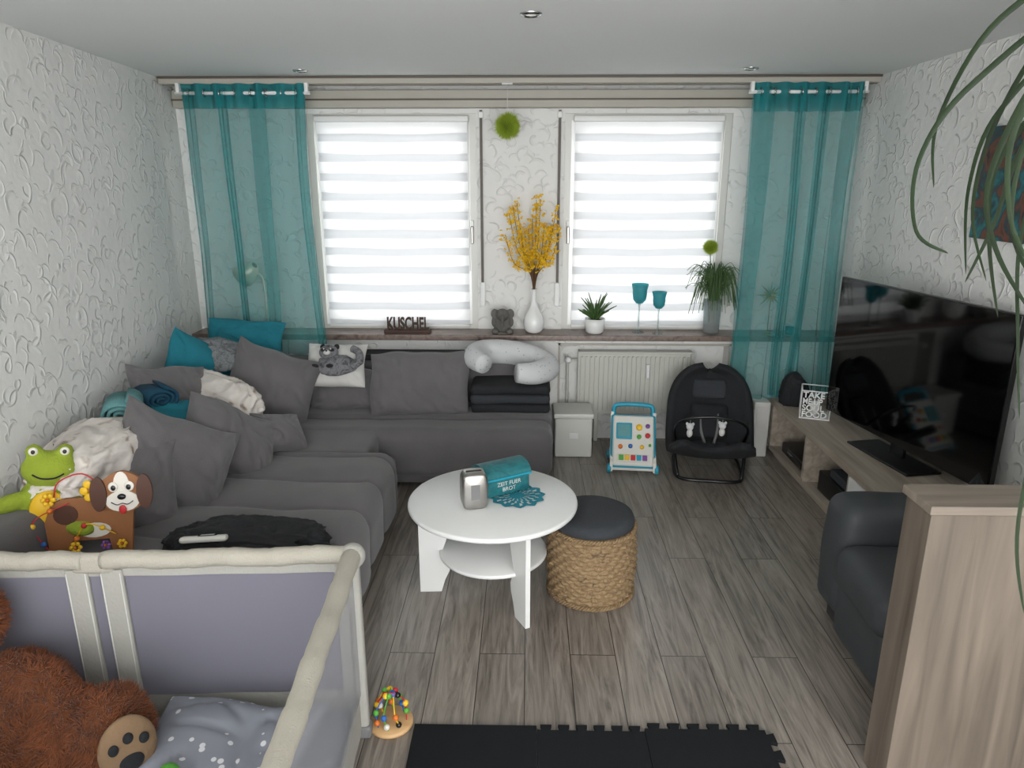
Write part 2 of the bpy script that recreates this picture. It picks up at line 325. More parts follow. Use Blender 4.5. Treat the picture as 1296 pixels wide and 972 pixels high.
# ------------------------------------------------------------ ROOM
XR=2.2; YB=5.08
def lw(y): return -1.87-.1*y
boxes('floor',[((-3,-1.2,-.05),(2.5,5.3,0))],M['floor'])
boxes('ceiling',[((-3,-1.2,2.5),(2.5,5.3,2.6))],M['ceil'])
bm=bmesh.new()
q=[(lw(-1.2),-1.2),(lw(5.3),5.3),(lw(5.3)-.15,5.3),(lw(-1.2)-.15,-1.2)]
a=[bm.verts.new((x,y,0)) for x,y in q]; b=[bm.verts.new((x,y,2.5)) for x,y in q]
bm.faces.new(a);bm.faces.new(b)
for i in range(4): bm.faces.new([a[i],a[(i+1)%4],b[(i+1)%4],b[i]])
bm_obj(bm,'wall_left',M['stucco'],smooth=False)
boxes('wall_right',[((XR,-1.2,0),(XR+.15,5.3,2.5))],M['stucco'])
boxes('wall_back',[((-2.39,YB,.83),(-1.50,5.28,2.5)),((-.35,YB,.83),(.25,5.28,2.5)),((1.37,YB,.83),(XR,5.28,2.5)),((-1.5,YB,2.30),(-.35,5.28,2.5)),((.25,YB,2.30),(1.37,5.28,2.5)),
  ((-2.37,4.93,0),(.24,5.28,.79)),((1.43,4.93,0),(XR,5.28,.79)),((.24,5.06,0),(1.43,5.28,.79)),((.24,4.93,.745),(1.43,5.06,.79))],M['stucco'])
box('trim_sill',(-2.36,4.86,.79),(XR,5.10,.83),M['sill'],.006,2)
box('trim_baseboard_right',(XR-.015,-1.2,0),(XR,2.6,.06),M['white'])
boxes('trim_niche',[((.225,4.922,.08),(.24,4.93,.76)),((1.43,4.922,.08),(1.445,4.93,.76)),((.225,4.922,.745),(1.445,4.93,.76))],M['cream'])
rc=root('trim_curtain_rail',(0,0,0))
box('casing',(-2.36,5.0,2.33),(2.19,5.08,2.44),M['cream'],.006,2,rc)
box('casing_line',(-2.36,4.99,2.375),(2.19,5.0,2.385),M['railbrown'],0,1,rc)
box('rail_board',(-2.34,4.80,2.455),(2.19,4.95,2.50),M['cream'],.004,2,rc)
box('rail_lip',(-2.34,4.79,2.485),(2.19,4.80,2.498),M['railbrown'],0,1,rc)
box('rail_groove',(-2.34,4.85,2.452),(2.19,4.86,2.456),M['railbrown'],0,1,rc)
rodr=root('curtain_rod')
tube('rod',[(-2.24,4.80,2.40),(-1.38,4.80,2.40)],.011,M['white'],rodr); tube('rod_b',[(1.38,4.80,2.40),(2.12,4.80,2.40)],.011,M['white'],rodr)
for x in (-2.22,-1.40,1.40,2.10): box('bracket',(x-.012,4.79,2.40),(x+.012,4.82,2.46),M['white'],.003,1,rodr)
def window(idx,x0,x1):
    r=root('window_%d'%idx); z0,z1=.83,2.30; y=5.09
    boxes('frame',[((x0,y,z0),(x0+.045,y+.09,z1)),((x1-.045,y,z0),(x1,y+.09,z1)),((x0+.045,y,z1-.04),(x1-.045,y+.09,z1)),((x0+.045,y,z0),(x1-.045,y+.09,z0+.03))],M['wframe'],r)
    boxes('sash',[((x0+.045,y+.02,z0+.03),(x0+.10,y+.08,z1-.04)),((x1-.10,y+.02,z0+.03),(x1-.045,y+.08,z1-.04)),((x0+.1,y+.02,z1-.10),(x1-.1,y+.08,z1-.04)),((x0+.1,y+.02,z0+.03),(x1-.1,y+.08,z0+.08))],M['white'],r)
    boxes('glass',[((x0+.1,y+.05,z0+.08),(x1-.1,y+.056,z1-.10))],M['pane'],r)
    boxes('shadow_gap',[((x0-.006,y-.006,z0),(x0,y+.02,z1+.006)),((x1,y-.006,z0),(x1+.006,y+.02,z1+.006)),((x0,y-.006,z1),(x1,y+.02,z1+.006))],M['railbrown'],r)
    hx=x1-.035 if idx==1 else x0+.035
    box('handle_plate',(hx-.012,y-.012,1.50),(hx+.012,y,1.60),M['white'],.004,2,r); box('handle',(hx-.01,y-.045,1.44),(hx+.01,y-.012,1.56),M['steel'],.006,2,r)
    return r
window(1,-1.50,-.35); window(2,.25,1.37)
def blind(name,x0,x1,z0=.865,z1=2.25):
    r=root(name); bm=bmesh.new(); bh=.064; n=int((z1-z0)/bh*6); nx=14; rows=[]
    for i in range(n+1):
        z=z1-(z1-z0)*i/n; ph=((z1-z)/bh)%1; bi=int((z1-z)/bh)
        rows.append([bm.verts.new((x0+(x1-x0)*j/nx,5.070+.012*math.sin(ph*pi)*(1 if bi%2 else .1),z-.005*math.sin(pi*j/nx)-.003*math.sin(bi*1.7+j*.7))) for j in range(nx+1)])
    for i in range(n):
        zc=(z1-z0)*(i+.5)/n
        for j in range(nx):
            f=bm.faces.new([rows[i][j],rows[i][j+1],rows[i+1][j+1],rows[i+1][j]]); f.material_index=1 if (zc/bh)%2<1.15 else 0
    bm_obj(bm,'slats',None,parent=r,mats=[M['blindA'],M['blindB']])
    box('cassette',(x0-.012,5.045,2.245),(x1+.012,5.088,2.285),M['white'],.008,2,r)
    box('bottom_bar',(x0,5.068,z0-.02),(x1,5.084,z0),M['white'],.004,2,r)
    tube('pull_cord',[(x1+.008,5.06,2.25),(x1+.008,5.06,1.25)],.0025,M['wframe'],r,6)
blind('zebra_blind',-1.43,-.41); blind('zebra_blind.001',.32,1.30)
for i,x in enumerate((-.315,.215)):
    r=root('shutter_belt' if i==0 else 'shutter_belt.001')
    box('belt',(x-.009,5.062,1.12),(x+.009,5.066,2.32),M['railbrown'],0,1,r); box('winder',(x-.018,5.056,1.0),(x+.018,5.079,1.17),M['white'],.006,2,r)
    box('belt_guide',(x-.016,5.055,2.27),(x+.016,5.079,2.31),M['white'],.004,2,r)
for i,(x,y) in enumerate(((-1.36,4.57),(.01,3.09),(1.30,4.53))):
    r=root('recessed_spotlight' if i==0 else 'recessed_spotlight.%03d'%i,(x,y,2.5))
    lathe('ring',[(.028,-.002),(.030,-.010),(.038,-.010),(.045,-.003),(.045,0)],M['chrome'],parent=r)
    lathe('lens',[(0,-.006),(.02,-.006),(.028,-.002)],M['spotm'],parent=r)
# ------------------------------------------------------------ curtains
def curtain(name,x0,x1,zb,seed,side):
    r=root(name); bm=bmesh.new(); nx=150; nz=36; zt=2.455; g=[]
    for i in range(nz+1):
        t=i/nz; row=[]
        for j in range(nx+1):
            u=j/nx
            zz=zt-(zt-zb(u))*t
            ph=u*2*pi*6+noise.noise(Vector((u*3,t*1.2,seed)))*3.0
            amp=.028*(1-.35*t)+.014*noise.noise(Vector((u*7,t*2,seed+4)))
            wob=.025*noise.noise(Vector((u*4,t*2.5,seed+9)))*t
            x=x0+(x1-x0)*u+.022*math.cos(ph*1.0+1)*t+wob
            edge=.02*math.sin(t*pi*1.0)*(u-.5)*-2
            row.append(bm.verts.new((x+edge,4.80+amp*math.sin(ph)+.01*math.sin(ph*2.3+seed)*t,zz)))
        g.append(row)
    for i in range(nz):
        for j in range(nx):
            f=bm.faces.new([g[i][j],g[i][j+1],g[i+1][j+1],g[i+1][j]]); f.material_index=1 if i<3 else 0
    bm_obj(bm,'voile',None,parent=r,mats=[M['curt'],M['curt2']])
    bands=[(0,.10),(.28,.36),(.52,.68),(.90,1)] if side<0 else [(0,.20),(.40,.48),(.62,.70),(.84,1)]
    for bi,(fa,fb) in enumerate(bands):
        bm=bmesh.new(); g=[]; a,b=x0+(x1-x0)*fa,x0+(x1-x0)*fb
        for i in range(nz+1):
            t=i/nz; row=[]
            for j in range(41):
                u=j/40; ph=u*2*pi*2.5+noise.noise(Vector((u*3,t,seed+20+bi)))*2.5
                dr=.05*noise.noise(Vector((t*1.6,bi*3.1,seed)))+(.03 if bi%2 else -.02)*t
                row.append(bm.verts.new((a+(b-a)*(u*(1-.25*t)+.12*t)+dr*t,4.80+.024*math.sin(ph+1.2),2.43-(2.43-zb(fa+(fb-fa)*u)-.02)*t)))
            g.append(row)
        for i in range(nz):
            for j in range(40): bm.faces.new([g[i][j],g[i][j+1],g[i+1][j+1],g[i+1][j]])
        bm_obj(bm,'voile_fold_%d'%bi,M['curt'],parent=r)
    for k in range(8):
        x=x0+(x1-x0)*(k+.5)/8; pts=[(x,4.80+.022*math.cos(a),2.40+.022*math.sin(a)) for a in [q*2*pi/16 for q in range(16)]]
        tube('grommet',pts,.005,M['chrome'],r,6,closed=True)
curtain('voile_curtain',-2.20,-1.41,lambda u:.70,1,-1)
curtain('voile_curtain.001',1.41,2.09,lambda u:.40,5,1)
# ------------------------------------------------------------ radiator
r=root('radiator'); 
boxes('panel',[((.38,4.985,.22),(1.18,5.0,.68)),((.38,5.02,.22),(1.18,5.03,.68))],M['pvc'],r)
boxes('ribs',[((.392+i*.0333,4.966,.25),(.392+i*.0333+.015,4.986,.65)) for i in range(24)],M['pvc'],r)
box('top_grille',(.375,4.962,.675),(1.185,5.04,.69),M['pvc'],.004,2,r)
boxes('side_caps',[((.372,4.968,.22),(.382,5.04,.69)),((1.178,4.968,.22),(1.188,5.04,.69))],M['pvc'],r)
tube('pipe',[(.30,5.02,0.0),(.30,5.02,.62),(.38,5.02,.62)],.010,M['pvc'],r,8)
lathe('valve',[(0,0),(.016,0),(.022,.01),(.022,.05),(.015,.058),(0,.058)],M['white'],(.30,4.99,.63),r,16,rot=(pi/2,0,0))
box('cost_meter',(.86,4.945,.50),(.885,4.968,.60),M['white'],.004,2,r)
tube('pipe_b',[(1.24,5.02,0),(1.24,5.02,.26),(1.18,5.02,.26)],.010,M['pvc'],r,8)
for x in (.5,1.05): box('foot',(x,4.99,0),(x+.03,5.02,.23),M['pvc'],.003,1,r)
# ------------------------------------------------------------ SOFA
r=root('corner_sofa')
sf=M['sofa']
box('base_back',(-2.15,4.12,.03),(.14,4.86,.24),sf,.03,3,r)
box('base_left',(-2.03,2.15,.03),(-.80,4.12,.24),sf,.03,3,r)
for x,y in ((-.86,2.2),(.08,4.2),(.08,4.8),(-.86,3.6),(-2.0,2.2)): lathe('foot',[(0,0),(.022,0),(.026,.035),(0,.035)],M['blackp'],(x,y,0),r,12)
def channel_seat(name,x0,x1,y0,y1,z0,z1,nch,m,curve=.06,depth=.034,rad=.10,parent=None):
    bm=bmesh.new(); n=170; k=60; g=[]
    L1=(x1-x0-rad); L2=rad*pi/2; L3=(z1-rad-z0); tot=L1+L2+L3
    for i in range(n+1):
        row=[]
        for j in range(k+1):
            u=i/n; v=j/k; y=y0+(y1-y0)*u; d=v*tot
            ch=(u*nch+curve*nch*math.sin(min(1,d/L1)*pi*.55))%1
            fade=min(1,d/.25)
            gr=depth*fade*(abs(math.sin(ch*pi))**.30-1)
            endr=min(1,min(u,1-u)*(y1-y0)/.07); er=(1-math.sqrt(max(0,1-(1-endr)**2)))*.07
            o=gr-er; nz=.012*noise.noise(Vector((d*4,y*4,1)))
            if d<L1: p=Vector((x0+d,y,z1+o+nz))
            elif d<L1+L2:
                a=(d-L1)/rad; p=Vector((x1-rad+(rad+o)*math.sin(a),y,z1-rad+(rad+o)*math.cos(a)))
            else: p=Vector((x1+o+nz,y,z1-rad-(d-L1-L2)))
            row.append(bm.verts.new(p))
        g.append(row)
    for i in range(n):
        for j in range(k): bm.faces.new([g[i][j],g[i][j+1],g[i+1][j+1],g[i+1][j]])
    for row in (g[0],g[-1]):
        c=bm.verts.new((row[0].co.x,row[0].co.y,z0)); bm.faces.new(row+[c])
    return bm_obj(bm,name,m,parent=parent)
channel_seat('seat_left',-2.03,-.722,2.14,3.76,.09,.410,5,sf,parent=r)
softbox('corner_seat',(-2.12,3.72,.10),(-.90,4.14,.392),sf,.05,r,.008,3,9)
softbox('seat_front_roll',(-2.15,4.06,.09),(.165,4.34,.402),sf,.075,r,.012,3,12)
softbox('seat_mid_roll',(-2.15,4.32,.15),(.165,4.56,.408),sf,.05,r,.012,3,12)
softbox('seat_rear',(-2.15,4.54,.15),(.165,4.86,.40),sf,.04,r,.006,3,8)
softbox('backrest_back',(-2.2,4.66,.38),(-.02,4.88,.69),sf,.06,r,.008,3,10)
softbox('backrest_back_short',(-.02,4.70,.38),(.16,4.88,.60),sf,.05,r,.006,3,8)
softbox('backrest_left',(-2.10,2.14,.30),(-1.90,4.1,.62),sf,.07,r,.01,3,10)
softbox('backrest_left_b',(-2.16,3.4,.30),(-1.98,4.7,.64),sf,.06,r,.01,3,10)
boxes('back_trim',[((-1.15,4.70,.685),(-.30,4.86,.725))],M['black'],r)
# ------------------------------------------------------------ PILLOWS
pz=M['sofap']
pillow('grey_throw_pillow',.52,.42,.22,(-1.80,2.86,.57),(-.45,.15,.60),pz,seed=1)
pillow('grey_throw_pillow.001',.60,.48,.27,(-1.68,3.12,.59),(-.55,.55,.60),pz,seed=2)
pillow('grey_throw_pillow.002',.56,.40,.23,(-1.56,3.50,.56),(-.65,.60,.75),pz,seed=3)
pillow('grey_throw_pillow.003',.32,.26,.16,(-1.40,3.78,.49),(-.75,.3,.8),pz,seed=4)
pillow('grey_throw_pillow.004',.58,.50,.25,(-1.60,4.26,.63),(-.40,.36,.22),pz,seed=5)
pillow('grey_throw_pillow.005',.46,.34,.20,(-1.97,3.74,.74),(-.55,.20,.8),pz,seed=6)
pillow('grey_back_cushion',.68,.44,.22,(-.70,4.46,.59),(-.30,.0,.02),pz,seed=7,puff=.36,pinch=.07)
pillow('grey_back_cushion.001',.50,.27,.19,(-1.20,4.54,.52),(-.25,.0,.0),pz,seed=8,puff=.3,pinch=.03)
pillow('teal_throw_pillow',.40,.38,.14,(-2.00,4.12,.79),(-.35,.6,.8),M['teal'],seed=9)
pillow('teal_throw_pillow.001',.54,.36,.17,(-1.88,4.60,.82),(-.45,.10,.15),M['teal'],seed=10)
pillow('teal_throw_pillow.002',.42,.36,.14,(-1.86,4.40,.72),(-.7,.5,.2),M['teal'],seed=11)
pillow('teal_throw_pillow.003',.50,.36,.14,(-1.86,3.40,.65),(-.9,.1,.7),M['teal'],seed=12)
heap('grey_knit_throw',.34,.26,.18,(-1.97,4.30,.74),M['knit'],seed=3)
heap('white_print_blanket',.60,.28,.20,(-1.82,3.90,.57),M['ornblank'],seed=5,rot=(0,.16,-.45))
heap('white_print_blanket.001',.34,.72,.20,(-1.94,2.92,.60),M['ornblank'],seed=8,rot=(.06,.04,.1))
def roll(name,loc,rad,ln,m,rotz,turns=3.2):
    rr=root(name,loc,(0,0,rotz)); bm=bmesh.new(); n=70; A=[];B=[]
    for s,lst in ((-1,A),(1,B)):
        for i in range(n+1):
            t=i/n; a=t*turns*2*pi; q=rad*(.18+.82*t)*(1+.03*math.sin(a*3))
            lst.append(bm.verts.new((q*math.cos(a)*1.15,s*ln/2,q*math.sin(a)*.9+rad*.9)))
    for i in range(n): bm.faces.new([A[i],A[i+1],B[i+1],B[i]])
    ob=bm_obj(bm,'roll',m,parent=rr); md=ob.modifiers.new('s','SOLIDIFY'); md.thickness=rad*.16
roll('aqua_rolled_blanket',(-2.02,3.34,.69),.09,.24,M['lteal'],.45)
roll('petrol_rolled_blanket',(-1.97,3.56,.70),.08,.24,M['dteal'],.8)
heap('dark_red_cloth',.14,.08,.04,(-1.80,3.06,.745),M['dred'],seed=2)
rr=root('raccoon_cushion',(-1.25,4.50,.70),(-.70,.0,.03))
pillow('cushion',.42,.34,.15,(0,0,0),(0,0,0),M['catw'],rr,seed=13,amp=.015)
ell('body',(.02,-.085,-.04),(.13,.04,.075),M['catg'],rr,seg=24,amp=.2)
ell('head',(-.03,-.10,.045),(.062,.045,.05),M['catg'],rr,seg=20)
for s in (-1,1):
    ell('ear',(-.03+s*.045,-.09,.09),(.018,.012,.02),M['black'],rr); ell('mask',(-.03+s*.024,-.135,.045),(.02,.012,.013),M['black'],rr); ell('eye',(-.03+s*.022,-.147,.047),(.005,.004,.005),M['catw'],rr)
ell('muzzle',(-.03,-.145,.022),(.022,.015,.015),M['catw'],rr); ell('nose',(-.03,-.16,.026),(.007,.005,.005),M['black'],rr)
tube('tail',smoothpts([(.12,-.09,-.06),(.17,-.09,-.02),(.16,-.09,.05),(.11,-.09,.08)]),[.02]*6+[.026]*6+[.024]*6+[.015],M['catg'],rr)
for s in (-1,1): ell('paw',(-.06+s*.05,-.11,-.06),(.028,.02,.016),M['black'],rr)
rr=root('folded_black_blanket',(-.10,4.55,.405))
for i in range(3): softbox('fold_%d'%i,(-.26,-.16,i*.062),(.26,.16,i*.062+.066),M['black'] if i!=1 else M['dgrey'],.03,rr,.008,5,8)
rr=root('nursing_pillow',(-.10,4.56,.685),(.0,.10,.1))
pts=smoothpts([(-.19,-.13,.03),(-.25,.0,.04),(-.18,.14,.05),(0,.17,.05),(.17,.13,.03),(.24,-.01,.01),(.14,-.14,.0),(.02,-.17,.0)],8)
n=len(pts); tube('crescent',pts,[.035+.052*math.sin(pi*(.12+.76*i/(n-1)))**.7 for i in range(n)],M['lightgrey'],rr,18)
rr=root('green_frog_plush',(-1.95,2.60,.50),(-.1,.15,.5),1.06)
blob('body',[((0,0,.10),(.11,.09,.11),(0,0,0)),((0,-.02,.24),(.095,.08,.07),(0,0,0)),((-.05,-.03,.31),(.03,.03,.03),(0,0,0)),((.05,-.03,.31),(.03,.03,.03),(0,0,0)),((.12,-.05,.12),(.07,.035,.035),(0,.4,0)),((-.12,-.05,.12),(.07,.035,.035),(0,-.4,0)),((.10,-.1,.035),(.05,.09,.035),(0,0,.5)),((-.10,-.1,.035),(.05,.09,.035),(0,0,-.5))],M['frog'],rr,.01)
for s in (-1,1): ell('eye',(s*.05,-.055,.315),(.016,.01,.016),M['dogw'],rr); ell('pupil',(s*.05,-.065,.315),(.007,.004,.008),M['blackp'],rr)
tube('mouth',smoothpts([(-.05,-.088,.235),(-.02,-.100,.222),(.02,-.100,.222),(.05,-.088,.235)]),.003,M['black'],rr,6)
ell('belly',(0,-.08,.10),(.06,.02,.07),M['yel'],rr)
heap('black_cardigan',.58,.24,.12,(-1.14,2.60,.405),M['black'],seed=4,rot=(0,0,.05),fold=.3)
rr=root('thermometer_device',(-1.25,2.49,.52),(-.35,0,.15))
box('body',(-.10,-.025,-.015),(.08,.025,.01),M['babyw'],.012,3,rr); box('screen',(-.03,-.018,.0105),(.04,.018,.0125),M['tvb'],.003,1,rr); box('display',(-.022,-.011,.0128),(.028,.011,.0135),mat('lcd','#d8d8d0',.4,var=0),0,1,rr)
# wooden dog toy
rr=root('wooden_dog_bead_toy',(-1.70,2.53,.425),(-.16,0,.22),1.0)
body=[(-.19,0),(-.12,0),(-.11,.06),(.03,.06),(.04,0),(.11,0),(.12,.10),(.13,.19),(.05,.235),(-.12,.235),(-.17,.22),(-.20,.14)]
plate('body',body,.018,M['dogb'],(0,0,0),(0,0,0),rr)
plate('spot',[(-.12+.045*math.cos(a),.17+.04*math.sin(a)) for a in [k*pi/8 for k in range(16)]],.004,M['dogd'],(0,-.004,0),(0,0,0),rr)
plate('belly_patch',[(-.02+.06*math.cos(a),.10+.03*math.sin(a)) for a in [k*pi/8 for k in range(16)]],.004,M['dogw'],(0,-.004,0),(0,0,0),rr)
hd=[(.10+.085*math.cos(a)*(1+.12*math.cos(2*a)),.25+.085*math.sin(a)) for a in [k*pi/14 for k in range(28)]]
plate('head',hd,.02,M['dogb'],(0,-.022,0),(0,0,0),rr)
plate('blaze',[(.10+.03*math.cos(a),.275+.06*math.sin(a)) for a in [k*pi/10 for k in range(20)]],.003,M['dogw'],(0,-.025,0),(0,0,0),rr)
plate('muzzle',[(.10+.062*math.cos(a),.215+.042*math.sin(a)) for a in [k*pi/10 for k in range(20)]],.004,M['dogw'],(0,-.027,0),(0,0,0),rr)
for s in (-1,1):
    plate('ear',[(.10+s*(.085+.03*math.cos(a)),.25+.07*math.sin(a)) for a in [k*pi/10 for k in range(20)]],.01,M['dogd'],(0,-.034,0),(0,0,0),rr)
    ell('eye_white',(.10+s*.03,-.028,.275),(.018,.004,.020),M['dogw'],rr); ell('pupil',(.10+s*.028,-.033,.272),(.009,.003,.011),M['blackp'],rr)
ell('nose',(.10,-.034,.235),(.016,.008,.012),M['blackp'],rr); ell('tongue',(.10,-.033,.183),(.014,.004,.018),M['red'],rr)
tube('smile',smoothpts([(.06,-.033,.215),(.08,-.033,.203),(.10,-.033,.208),(.12,-.033,.203),(.14,-.033,.215)]),.002,M['blackp'],rr,6)
cols=['yel','grn','red','blu','pur','ora','pink']
for k,(a,bq,c) in enumerate([((-.18,.02),(-.22,.16),(-.10,.22)),((-.1,.04),(-.03,.14),(.06,.08))]):
    pts=smoothpts([(a[0],-.012,a[1]),(bq[0],-.05,bq[1]),(c[0],-.012,c[1])],8); tube('wire_%d'%k,pts,.0025,M['yel' if k%2 else 'red'],rr,6)
    for j in (3,7,12):
        if j<len(pts): ell('bead',tuple(pts[j]),(.011,.011,.011),M[cols[(j+k*2)%7]],rr,seg=12)
def flower(x,z,m,s=.02):
    for a in range(6): ell('petal',(x+s*math.cos(a*pi/3),-.018,z+s*math.sin(a*pi/3)),(s*.55,.006,s*.55),M[m],rr,seg=10)
    ell('flower_eye',(x,-.024,z),(s*.4,.006,s*.4),M['ora'],rr,seg=10)
flower(-.01,.265,'yel',.030); flower(-.17,.24,'yel',.018); flower(-.09,.04,'yel',.016); flower(.02,.04,'pur',.013); flower(.08,.04,'yel',.013)
tube('dog_arch',smoothpts([(-.16,.009,.23),(-.14,.009,.30),(-.05,.009,.33),(.02,.009,.27)]),.003,M['red'],rr,6)
# ------------------------------------------------------------ COFFEE TABLE
r=root('round_coffee_table',(-.15,2.98,0)); W=M['white']
lathe('top',[(0,.445),(.375,.445),(.385,.449),(.387,.457),(.385,.466),(.378,.47),(0,.47)],W,parent=r,seg=72)
lathe('shelf',[(0,.20),(.245,.20),(.25,.205),(.25,.215),(.245,.22),(0,.22)],W,parent=r,seg=56)
leg=[(.08,.445),(.13,.43),(.17,.39),(.20,.33),(.22,.26),(.235,.22),(.235,.20),(.215,.18),(.20,.15),(.205,.11),(.228,.06),(.245,0),(.345,0),(.345,.445)]
for i,a in enumerate((183,-62,58)):
    plate('leg_%d'%i,leg,.022,W,(math.sin(math.radians(a))*.011,-math.cos(math.radians(a))*.011,0),(0,0,math.radians(a)),r)
r=root('steel_tissue_holder',(-.23,2.90,.47),(0,0,.25))
out=[(.058*math.copysign(abs(math.cos(a))**.35,math.cos(a)),.085+.085*math.copysign(abs(math.sin(a))**.5,math.sin(a))) for a in [k*2*pi/40 for k in range(40)]]
bm=bmesh.new(); rings=[]
for y,s in ((-.045,.86),(-.040,.96),(-.03,1),(.03,1),(.040,.96),(.045,.86)):
    rings.append([bm.verts.new((x*s,y,.085+(z-.085)*s)) for x,z in out])
for A,B in zip(rings,rings[1:]):
    for k in range(40): bm.faces.new([A[k],A[(k+1)%40],B[(k+1)%40],B[k]])
bm.faces.new(rings[0]); bm.faces.new(rings[-1])
bm_obj(bm,'shell',M['steel'],parent=r)
box('slot',(-.035,-.008,.163),(.035,.008,.172),M['blackp'],.003,1,r); box('tissue_side',(-.02,-.0465,.05),(.02,-.0455,.12),M['grey2'],.004,1,r)
r=root('teal_bread_tin',(-.115,3.08,.475),(0,0,.55),.98)
box('body',(-.115,-.075,0),(.115,.075,.085),M['tin'],.01,2,r)
arc=[(-.08,.0)]+[(.08*-math.cos(a),.055*math.sin(a)) for a in [k*pi/14 for k in range(1,14)]]+[(.08,0)]
plate('lid',arc,.24,M['tin'],(.12,0,.087),(0,0,pi/2),r)
box('lid_band',(-.122,-.082,.082),(.122,.082,.092),M['babyb'],.003,1,r); 
for s in (-1,1): tube('handle_%d'%s,smoothpts([(s*.118,-.03,.05),(s*.135,0,.05),(s*.118,.03,.05)]),.004,M['steel'],r,6)
cu=bpy.data.curves.new('label','FONT'); cu.body='ZEIT FUER\nBROT'; cu.size=.028; cu.align_x='CENTER'; cu.extrude=.0005; cu.materials.append(M['catw']); t=bpy.data.objects.new('label',cu); t.location=(0,-.0765,.050); t.rotation_euler=(pi/2,0,0); link(t,r)
bm=bmesh.new(); n=48; c0=bm.verts.new((0,0,.004)); rings=[]
for q in (.035,.06,.085,.105,.125): rings.append([bm.verts.new((( q*(1+.07*math.sin(k*2*pi/n*12)*(q>.1)))*math.cos(k*2*pi/n),(q*(1+.07*math.sin(k*2*pi/n*12)*(q>.1)))*math.sin(k*2*pi/n),.003+.001*math.sin(k*1.3+q*60))) for k in range(n)])
for k in range(n): bm.faces.new([c0,rings[0][k],rings[0][(k+1)%n]])
for ri,(A,B) in enumerate(zip(rings,rings[1:])):
    for k in range(n):
        if (k+ri)%3==0 and ri<3: continue
        bm.faces.new([A[k],A[(k+1)%n],B[(k+1)%n],B[k]])
bm_obj(bm,'crochet_doily',M['crochet'],(-.04,3.01,.470))
# ------------------------------------------------------------ POUF
r=root('seagrass_pouf',(.31,3.0,0)); rows=17; prof=[(0,0),(.17,0)]
H=.345
sub=6
for i in range(rows*sub+1):
    z=H*i/(rows*sub); base=.19+.014*math.sin(pi*z/H); prof.append((base+.006*abs(math.sin(pi*i/sub)),.004+z))
prof+= [(.185,H+.006),(0,H+.006)]
def wv(i,k,z):
    if z<.004 or z>H: return 0
    row=int((i-2)/sub); return .005*math.sin(k*2*pi/96*24+(pi if row%2 else 0)+z*30)
lathe('basket',prof,M['wicker'],parent=r,seg=96*2,fn=lambda i,k,z: wv(i,k/2,z))
for q,z in ((.197,.012),(.195,H-.004)):
    bm=bmesh.new()
    for s in range(3):
        pts=[((q+.007*math.cos(a*28+s*2.1))*math.cos(a),(q+.007*math.cos(a*28+s*2.1))*math.sin(a),z+.007*math.sin(a*28+s*2.1)) for a in [k*2*pi/280 for k in range(280)]]
        tube('x',pts,.006,None,bm=bm,seg=5,closed=True)
    bm_obj(bm,'braided_rim',M['wicker'],parent=r)
lathe('cushion_top',[(.0,H),(.18,H),(.191,H+.012),(.193,H+.03),(.185,H+.05),(.165,H+.060),(.08,H+.063),(0,H+.063)],M['dgrey'],parent=r,seg=48)
# ------------------------------------------------------------ storage box
r=root('storage_box')
box('body',(.20,4.66,0),(.46,4.90,.30),M['wframe'],.012,2,r); box('lid',(.19,4.645,.285),(.47,4.915,.325),M['wframe'],.012,2,r); box('label',(.30,4.657,.14),(.36,4.661,.18),M['white'],.002,1,r)
# ------------------------------------------------------------ baby walker
r=root('baby_activity_walker',(.72,4.52,0),(0,0,-.10),.94)
for s in (-1,1):
    plate('side_%d'%s,[(-.17,.02),(.15,.02),(.16,.07),(.05,.12),(.12,.36),(.08,.38),(-.03,.16),(-.16,.09)],.02,M['babyw'],(s*.15+ (.01),0,0),(0,0,pi/2),r)
    for y in (-.14,.13): lathe('wheel',[(0,-.014),(.03,-.014),(.034,-.008),(.034,.008),(.03,.014),(0,.014)],M['babyb'],(s*.165,y,.034),r,20,rot=(0,pi/2,0))
p=root('panel',(0,-.04,.21),(-.62,0,0)); p.parent=r
box('board',(-.145,-.02,-.19),(.145,.015,.18),M['babyw'],.045,5,p); box('edge',(-.158,-.010,-.20),(.158,.025,.19),M['babyb'],.05,5,p)
box('play_keys',(-.11,-.030,-.16),(.11,-.02,-.11),M['babyw'],.008,2,p)
for k in range(5): box('key_%d'%k,(-.10+k*.041,-.036,-.155),(-.066+k*.041,-.028,-.115),M[['grn','yel','red','babyb','pur'][k]],.005,2,p)
box('book',(-.12,-.034,.0),(-.01,-.02,.12),M['babyb'],.01,2,p); box('page',(-.108,-.037,.015),(-.022,-.033,.105),M['lteal'],.003,1,p)
for x,z,m_,q in ((.04,.09,'yel',.022),(.10,.10,'pur',.016),(.04,.02,'grn',.016),(.10,.03,'red',.018),(-.09,-.055,'ora',.016),(-.02,-.05,'blu',.015),(.06,-.055,'yel',.015),(.115,-.04,'grn',.010)):
    lathe('dial',[(0,0),(q,0),(q,.012),(q*.7,.018),(0,.018)],M[m_],(x,-.02,z),p,18,rot=(pi/2,0,0))
tube('handle',smoothpts([(-.13,.08,.32),(-.14,.11,.39),(-.10,.13,.42),(.10,.13,.42),(.14,.11,.39),(.13,.08,.32)]),.016,M['babyb'],r,10)
box('axle',(-.16,-.15,.02),(.16,-.12,.045),M['babyw'],.008,2,r)
